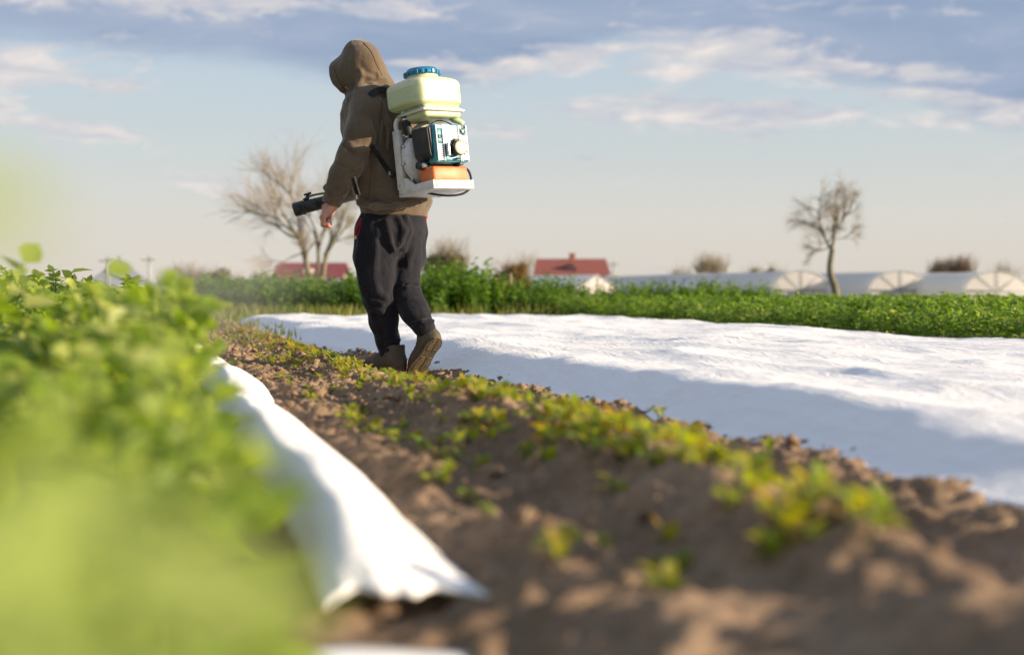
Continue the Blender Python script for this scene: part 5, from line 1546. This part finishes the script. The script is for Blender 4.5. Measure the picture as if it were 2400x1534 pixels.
bush('bush', 560, 690, 66, 60, 50, 'low dull bush under the large bare tree', 'bush', 43, M_tw_grey, M_lf_dull, 8)

# ------------------------------------------------------------------ houses
def tile_roof_mat(name, c1, c2):
    m = bpy.data.materials.new(name); m.use_nodes = True
    t = m.node_tree; g = G(t); b = t.nodes['Principled BSDF']
    tc = g.n('ShaderNodeTexCoord').outputs['Object']
    wv = g.n('ShaderNodeTexWave', wave_type='BANDS', bands_direction='X'); wv.inputs['Scale'].default_value = 8; t.links.new(tc, wv.inputs[0])
    c = g.mix(g.noise(tc, 3, 5, .6), c1, c2)
    t.links.new(c, b.inputs['Base Color']); b.inputs['Roughness'].default_value = .8
    bn = g.n('ShaderNodeBump'); bn.inputs['Distance'].default_value = .03; t.links.new(wv.outputs[1], bn.inputs['Height']); t.links.new(bn.outputs[0], b.inputs['Normal'])
    return m
M_wall = principled('grey_render', (.36, .38, .42), .9, var=(1.5, (.28, .29, .31), .5))
M_cream_wall = principled('cream_render', (.62, .58, .50), .9)
M_roof1 = tile_roof_mat('red_tiles', (.29, .085, .068), (.22, .065, .055))
M_roof2 = tile_roof_mat('burgundy_sheet', (.24, .05, .065), (.17, .035, .05))
M_roof3 = principled('grey_slate', (.19, .21, .26), .8, var=(1.2, (.14, .16, .2), .6))
M_brick = principled('chimney_brick', (.30, .13, .09), .9)
M_glass = principled('dark_glass', (.03, .04, .05), .1, spec=.6)

def gable_house(name, px0, px1, py_ridge, py_eave, zc, label, roof, wall, depth=7.0, slope_in=.12, turn=0.0):
    """ridge along the picture; px0/px1 gable ends at the eaves"""
    a = at(px0, py_eave, zc); c = at(px1, py_eave, zc); L = np.linalg.norm((c - a)[:2]); mid = (a + c) / 2
    ze = mid[2]; zr = at((px0 + px1) / 2, py_ridge, zc + depth / 2)[2]
    e = empty(name, (mid[0], mid[1], -.06), (0, 0, -YAW + turn)); tag(e, label, 'house')
    ze += .06; zr += .06
    ov = .35; ins = slope_in * L
    def mesh(nm, V, F, m, par=e, **k): return fix_normals(obj(nm, V, F, m, par, smooth=False))
    hw = L / 2 - ov
    V = [(-hw, ov, 0), (hw, ov, 0), (hw, depth - ov, 0), (-hw, depth - ov, 0), (-hw, ov, ze - .02), (hw, ov, ze - .02), (hw, depth - ov, ze - .02), (-hw, depth - ov, ze - .02), (-hw + ins, depth / 2, zr - .12), (hw - ins, depth / 2, zr - .12)]
    mesh('wall', V, [(0, 1, 5, 4), (1, 2, 6, 9, 5), (2, 3, 7, 6), (3, 0, 4, 8, 7), (4, 5, 9, 8), (6, 7, 8, 9)], wall)
    W = L / 2; t = .12
    def slab(y0, z0, y1, z1, nm='roof'):
        V = [(-W, y0, z0), (W, y0, z0), (W - ins, y1, z1), (-W + ins, y1, z1), (-W, y0, z0 + t), (W, y0, z0 + t), (W - ins, y1, z1 + t), (-W + ins, y1, z1 + t)]
        return mesh(nm, V, [(0, 1, 2, 3), (7, 6, 5, 4), (0, 4, 5, 1), (1, 5, 6, 2), (2, 6, 7, 3), (3, 7, 4, 0)], roof)
    rf = slab(0, ze, depth / 2, zr - .0); slab(depth, ze + .001, depth / 2, zr + .001)
    for x in np.linspace(-hw * .7, hw * .7, 4):
        wn = box_obj('window', (x - .45, x + .45, ov - .05, ov + .05, ze * .35, ze * .8), M_cream_wall, e, .01); box_obj('pane', (x - .38, x + .38, ov - .07, ov - .051, ze * .38, ze * .77), M_glass, wn, 0)
    return e, rf, L, ze, zr, depth
e, rf, L, ze, zr, dp = gable_house('tiled_house', 1252, 1432, 609, 645, 135, 'house with red tiled roof, chimney and small dormer behind the tunnels', M_roof1, M_wall, 7.5, .035)
kk = 135 / FPX
x = (1345 - 1342) * kk
box_obj('chimney', (x - .28, x + .28, dp / 2 - .3, dp / 2 + .3, zr - .5, zr + .55), M_brick, rf, .02); box_obj('chimney_cap', (x - .34, x + .34, dp / 2 - .36, dp / 2 + .36, zr + .56, zr + .64), M_brick, rf, .01)
# dormer
bm = bmesh.new(); xs0 = (1341 - 1342) * kk; V = [(xs0 - .75, .9, ze), (xs0 + .75, .9, ze), (xs0, .9, ze + 1.05), (xs0 - .75, 3, ze), (xs0 + .75, 3, ze), (xs0, 3.6, ze + 1.05)]
bvs = [bm.verts.new(v) for v in V]
for f in ((0, 1, 2), (5, 4, 3), (0, 3, 4, 1)): bm.faces.new([bvs[i] for i in f])
bm_obj('dormer_front', bm, M_wall, rf)
for s in (-1, 1):
    V = [(xs0, .75, ze + 1.10), (xs0 + s * .9, .75, ze - .05), (xs0 + s * .9, 3.2, ze - .05), (xs0, 3.9, ze + 1.10)]; V += [(a_, b_, c_ + .1) for a_, b_, c_ in V]
    fix_normals(obj('dormer_roof', V, [(0, 1, 2, 3), (4, 5, 6, 7), (0, 1, 5, 4), (1, 2, 6, 5), (2, 3, 7, 6), (3, 0, 4, 7)], M_roof1, rf, smooth=False))
box_obj('dormer_window', (xs0 - .3, xs0 + .3, .84, .895, ze + .12, ze + .62), M_glass, rf, .005)
e, rf, L, ze, zr, dp = gable_house('long_red_house', 634, 806, 619, 656, 110, 'low house with burgundy sheet roof behind the large bare tree', M_roof2, M_cream_wall, 6, .02)
box_obj('skylight', (-.5, .3, 1.0, 1.9, ze + .38, ze + .85), M_cream_wall, rf, .01)
# grey pyramid-roofed house at the left
def pyramid_house():
    b = at(285, 690, 95); k = 95 / FPX; w = 78 * k
    e = empty('grey_house', (b[0], b[1], -.06), (0, 0, -YAW + .35)); tag(e, 'hazy grey house with pointed pyramid roof at the left', 'house')
    ze = at(285, 668, 95)[2] + .06; zr = at(285, 615, 98)[2] + .06; d = w * 1.6
    box_obj('wall', (-w * .85, w * .85, .2, d - .2, 0, ze - .02), M_cream_wall, e, .01)
    V = [(-w, 0, ze), (w, 0, ze), (w, d, ze), (-w, d, ze), (-w * .12, d / 2, zr), (w * .12, d / 2, zr)]
    r = fix_normals(obj('roof', V, [(0, 1, 5, 4), (1, 2, 5), (2, 3, 4, 5), (3, 0, 4), (3, 2, 1, 0)], M_roof3, e, smooth=False))
    V, F = tube([(0, d / 2, zr - .1), (0, d / 2, zr + .45)], [.12, .05], 8); obj('finial', V, F, M_roof3, r)
    for x in (-w * .4, w * .4):
        wn = box_obj('window', (x - .4, x + .4, .14, .21, ze * .35, ze * .8), M_wall, e, .01); box_obj('pane', (x - .33, x + .33, .12, .139, ze * .4, ze * .76), M_glass, wn, 0)
pyramid_house()

# ------------------------------------------------------------------ plastic tunnels
def film_mat(name, col, tr):
    m = bpy.data.materials.new(name); m.use_nodes = True
    t = m.node_tree; g = G(t); b = t.nodes['Principled BSDF']; out = t.nodes['Material Output']
    tc = g.n('ShaderNodeTexCoord').outputs['Object']
    c = g.mix(g.noise(tc, .8, 5, .6), col, tuple(x * .86 for x in col)); t.links.new(c, b.inputs['Base Color']); b.inputs['Roughness'].default_value = .45
    T_ = g.n('ShaderNodeBsdfTranslucent'); T_.inputs[0].default_value = (*col, 1)
    mx = g.n('ShaderNodeMixShader'); mx.inputs[0].default_value = tr
    t.links.new(b.outputs[0], mx.inputs[1]); t.links.new(T_.outputs[0], mx.inputs[2]); t.links.new(mx.outputs[0], out.inputs[0])
    bn = g.n('ShaderNodeBump'); bn.inputs['Distance'].default_value = .05; bn.inputs['Strength'].default_value = .5
    t.links.new(g.noise(tc, 1.6, 4, .6, 1.0), bn.inputs['Height']); t.links.new(bn.outputs[0], b.inputs['Normal'])
    return m
M_film = film_mat('tunnel_film', (.95, .95, .95), .5)
M_film_end = film_mat('tunnel_end_film', (.72, .71, .70), .55)
M_bar = principled('galvanised_bar', (.30, .32, .33), .6)
def tunnel(px_end, py_top, zc, width_px, length, heading, label, group='rounded plastic tunnels'):
    """arched tunnel; its near end faces the camera, the body runs away along heading (camera frame)"""
    k = zc / FPX; w = width_px * k / 2; p = at(px_end, py_top, zc); h = p[2] + .06
    hd = CF * math.cos(heading) + CR * math.sin(heading)
    e = empty('plastic_tunnel', (p[0], p[1], -.06), (0, 0, math.atan2(-hd[0], hd[1]))); tag(e, label, 'greenhouse', group)
    def arch(n=25, s=1.0):
        return [(-w * s, 0.0)] + [(-w * s * math.cos(a), h * .30 + (h * s - h * .30) * math.sin(a)) for a in np.linspace(0, math.pi, n)] + [(w * s, 0.0)]
    A = arch(); n = len(A); V = []; ny = int(length / 1.5)
    for j in range(ny + 1):
        y = length * j / ny; sg = 1 - .012 * (j % 2)
        V += [(x * sg, y, z * sg) for x, z in A]
    i = np.arange(ny)[:, None] * n + np.arange(n - 1)[None, :]
    F = np.stack([i, i + n, i + n + 1, i + 1], -1).reshape(-1, 4)
    obj('film', np.array(V), F, M_film, e)
    A2 = arch(25, .985); obj('end_film', np.array([(x, .06, z) for x, z in A2]), [tuple(range(len(A2)))], M_film_end, e, smooth=False)
    for j, y in enumerate([-.03, length * .25, length * .5]):
        V, F = tube([(x, y, z + .0) for x, z in arch(21, 1.004)], .035, 6); obj('hoop', V, F, M_bar, e)
    def bar(a, b, r=.035):
        V, F = tube([a, b], r, 6); obj('end_bar', V, F, M_bar, e)
    bar((-w * .98, -.02, h * .30), (w * .98, -.02, h * .30), .05); bar((0, -.03, 0), (0, -.03, h * .99))
    for s in (-1, 1): bar((s * w * .05, -.02, h * .32), (s * w * .62, -.02, h * .82), .025); bar((s * w * .42, -.02, 0), (s * w * .42, -.02, h * .30), .035)
    return e
tunnel(1880, 634, 100, 150, 62, R(-18), 'rounded plastic tunnel left of the crooked tree, longest of the three')
tunnel(2112, 635, 96, 170, 45, R(-18), 'rounded plastic tunnel in the middle, right of the crooked tree')
tunnel(2338, 636, 92, 178, 45, R(-18), 'rounded plastic tunnel at the right edge of the view')
tunnel(300, 664, 90, 60, 14, R(-20), 'small pale plastic tunnel before the grey pointed-roof house')
def pitched(px, zc, w_px, py_r, py_e, length, heading, label):
    k = zc / FPX; w = w_px * k / 2; p = at(px, py_r, zc); h = p[2] + .06; he = at(px, py_e, zc)[2] + .06
    hd = CF * math.cos(heading) + CR * math.sin(heading)
    e = empty('pitched_greenhouse', (p[0], p[1], -.06), (0, 0, math.atan2(-hd[0], hd[1]))); tag(e, label, 'greenhouse')
    V = [(-w, 0, 0), (-w, 0, he), (0, 0, h), (w, 0, he), (w, 0, 0)]; V2 = [(x, length, z) for x, _, z in V]
    obj('film', np.array(V + V2), [(i, i + 5, i + 6, i + 1) for i in range(4)], M_film, e, smooth=False)
    obj('end_film', np.array([(x * .98, .05, z * .985) for x, _, z in V]), [(0, 1, 2, 3, 4)], film_mat('pinkish_film', (.58, .52, .52), .3), e, smooth=False)
    def bar(a, b, r=.03):
        V_, F_ = tube([a, b], r, 6); obj('end_bar', V_, F_, M_bar, e)
    bar((-w, -.02, he), (0, -.02, h)); bar((0, -.02, h), (w, -.02, he)); bar((0, -.02, 0), (0, -.02, h)); bar((-w * .35, -.02, 0), (-w * .35, -.02, he), .02); bar((-w, -.02, he * .7), (w, -.02, he * .7), .02)
pitched(1402, 78, 112, 643, 672, 40, R(-34), 'pitched plastic greenhouse with pinkish gable between the weed clumps')
pitched(1300, 84, 110, 649, 678, 40, R(-34), 'pitched plastic greenhouse below the red-roofed house')

# ------------------------------------------------------------------ poles and wires
def pole(px, py_top, zc, label):
    p = at(px, py_top, zc)
    e = empty('utility_pole', (p[0], p[1], -.06), (0, 0, -YAW)); tag(e, label, 'pole')
    h = p[2] + .06
    V, F = tube([(0, 0, 0), (0, 0, h)], [.11, .08], 8); obj('shaft', V, F, M_bar, e)
    box_obj('crossarm', (-.5, .5, -.14, -.09, h - .35, h - .25), M_bar, e, .01)
    for x in (-.42, 0.3, .42): box_obj('insulator', (x - .04, x + .04, -.15, -.08, h - .245, h - .12), M_cream_wall, e, .01)
pole(253, 600, 90, 'utility pole left of the grey pointed roof')
pole(350, 598, 95, 'utility pole right of the grey pointed roof')
pole(1438, 612, 130, 'utility pole right of the red-roofed house')

# ------------------------------------------------------------------ drifting spray
def spray():
    c = at(420, 690, 10.2)
    e = bmesh.new(); bmesh.ops.create_icosphere(e, subdivisions=4, radius=1)
    m = bpy.data.materials.new('spray_droplets'); m.use_nodes = True
    t = m.node_tree; g = G(t)
    for n in list(t.nodes): t.nodes.remove(n)
    out = g.n('ShaderNodeOutputMaterial'); pv = g.n('ShaderNodeVolumePrincipled')
    pv.inputs['Color'].default_value = (.97, .97, .97, 1); pv.inputs['Anisotropy'].default_value = .2
    tc = g.n('ShaderNodeTexCoord').outputs['Object']
    ln = g.n('ShaderNodeVectorMath', operation='LENGTH'); t.links.new(tc, ln.inputs[0])
    fall = g.smooth(ln.outputs['Value'], 1.0, 0.1)
    nz = g.smooth(g.noise(tc, 2.2, 3, .6, .8), .3, .75)
    t.links.new(g.m('MULTIPLY', g.m('MULTIPLY', fall, nz), SPRAY), pv.inputs['Density'])
    t.links.new(pv.outputs[0], out.inputs['Volume'])
    o = bm_obj('spray_mist', e, m); o.location = c; o.scale = (1.15, 2.2, .62); o.rotation_euler = (0, 0, R(12))
    tag(o, 'faint white spray mist drifting over the left crop', 'mist', kind='stuff')
SPRAY = 0.20
spray()
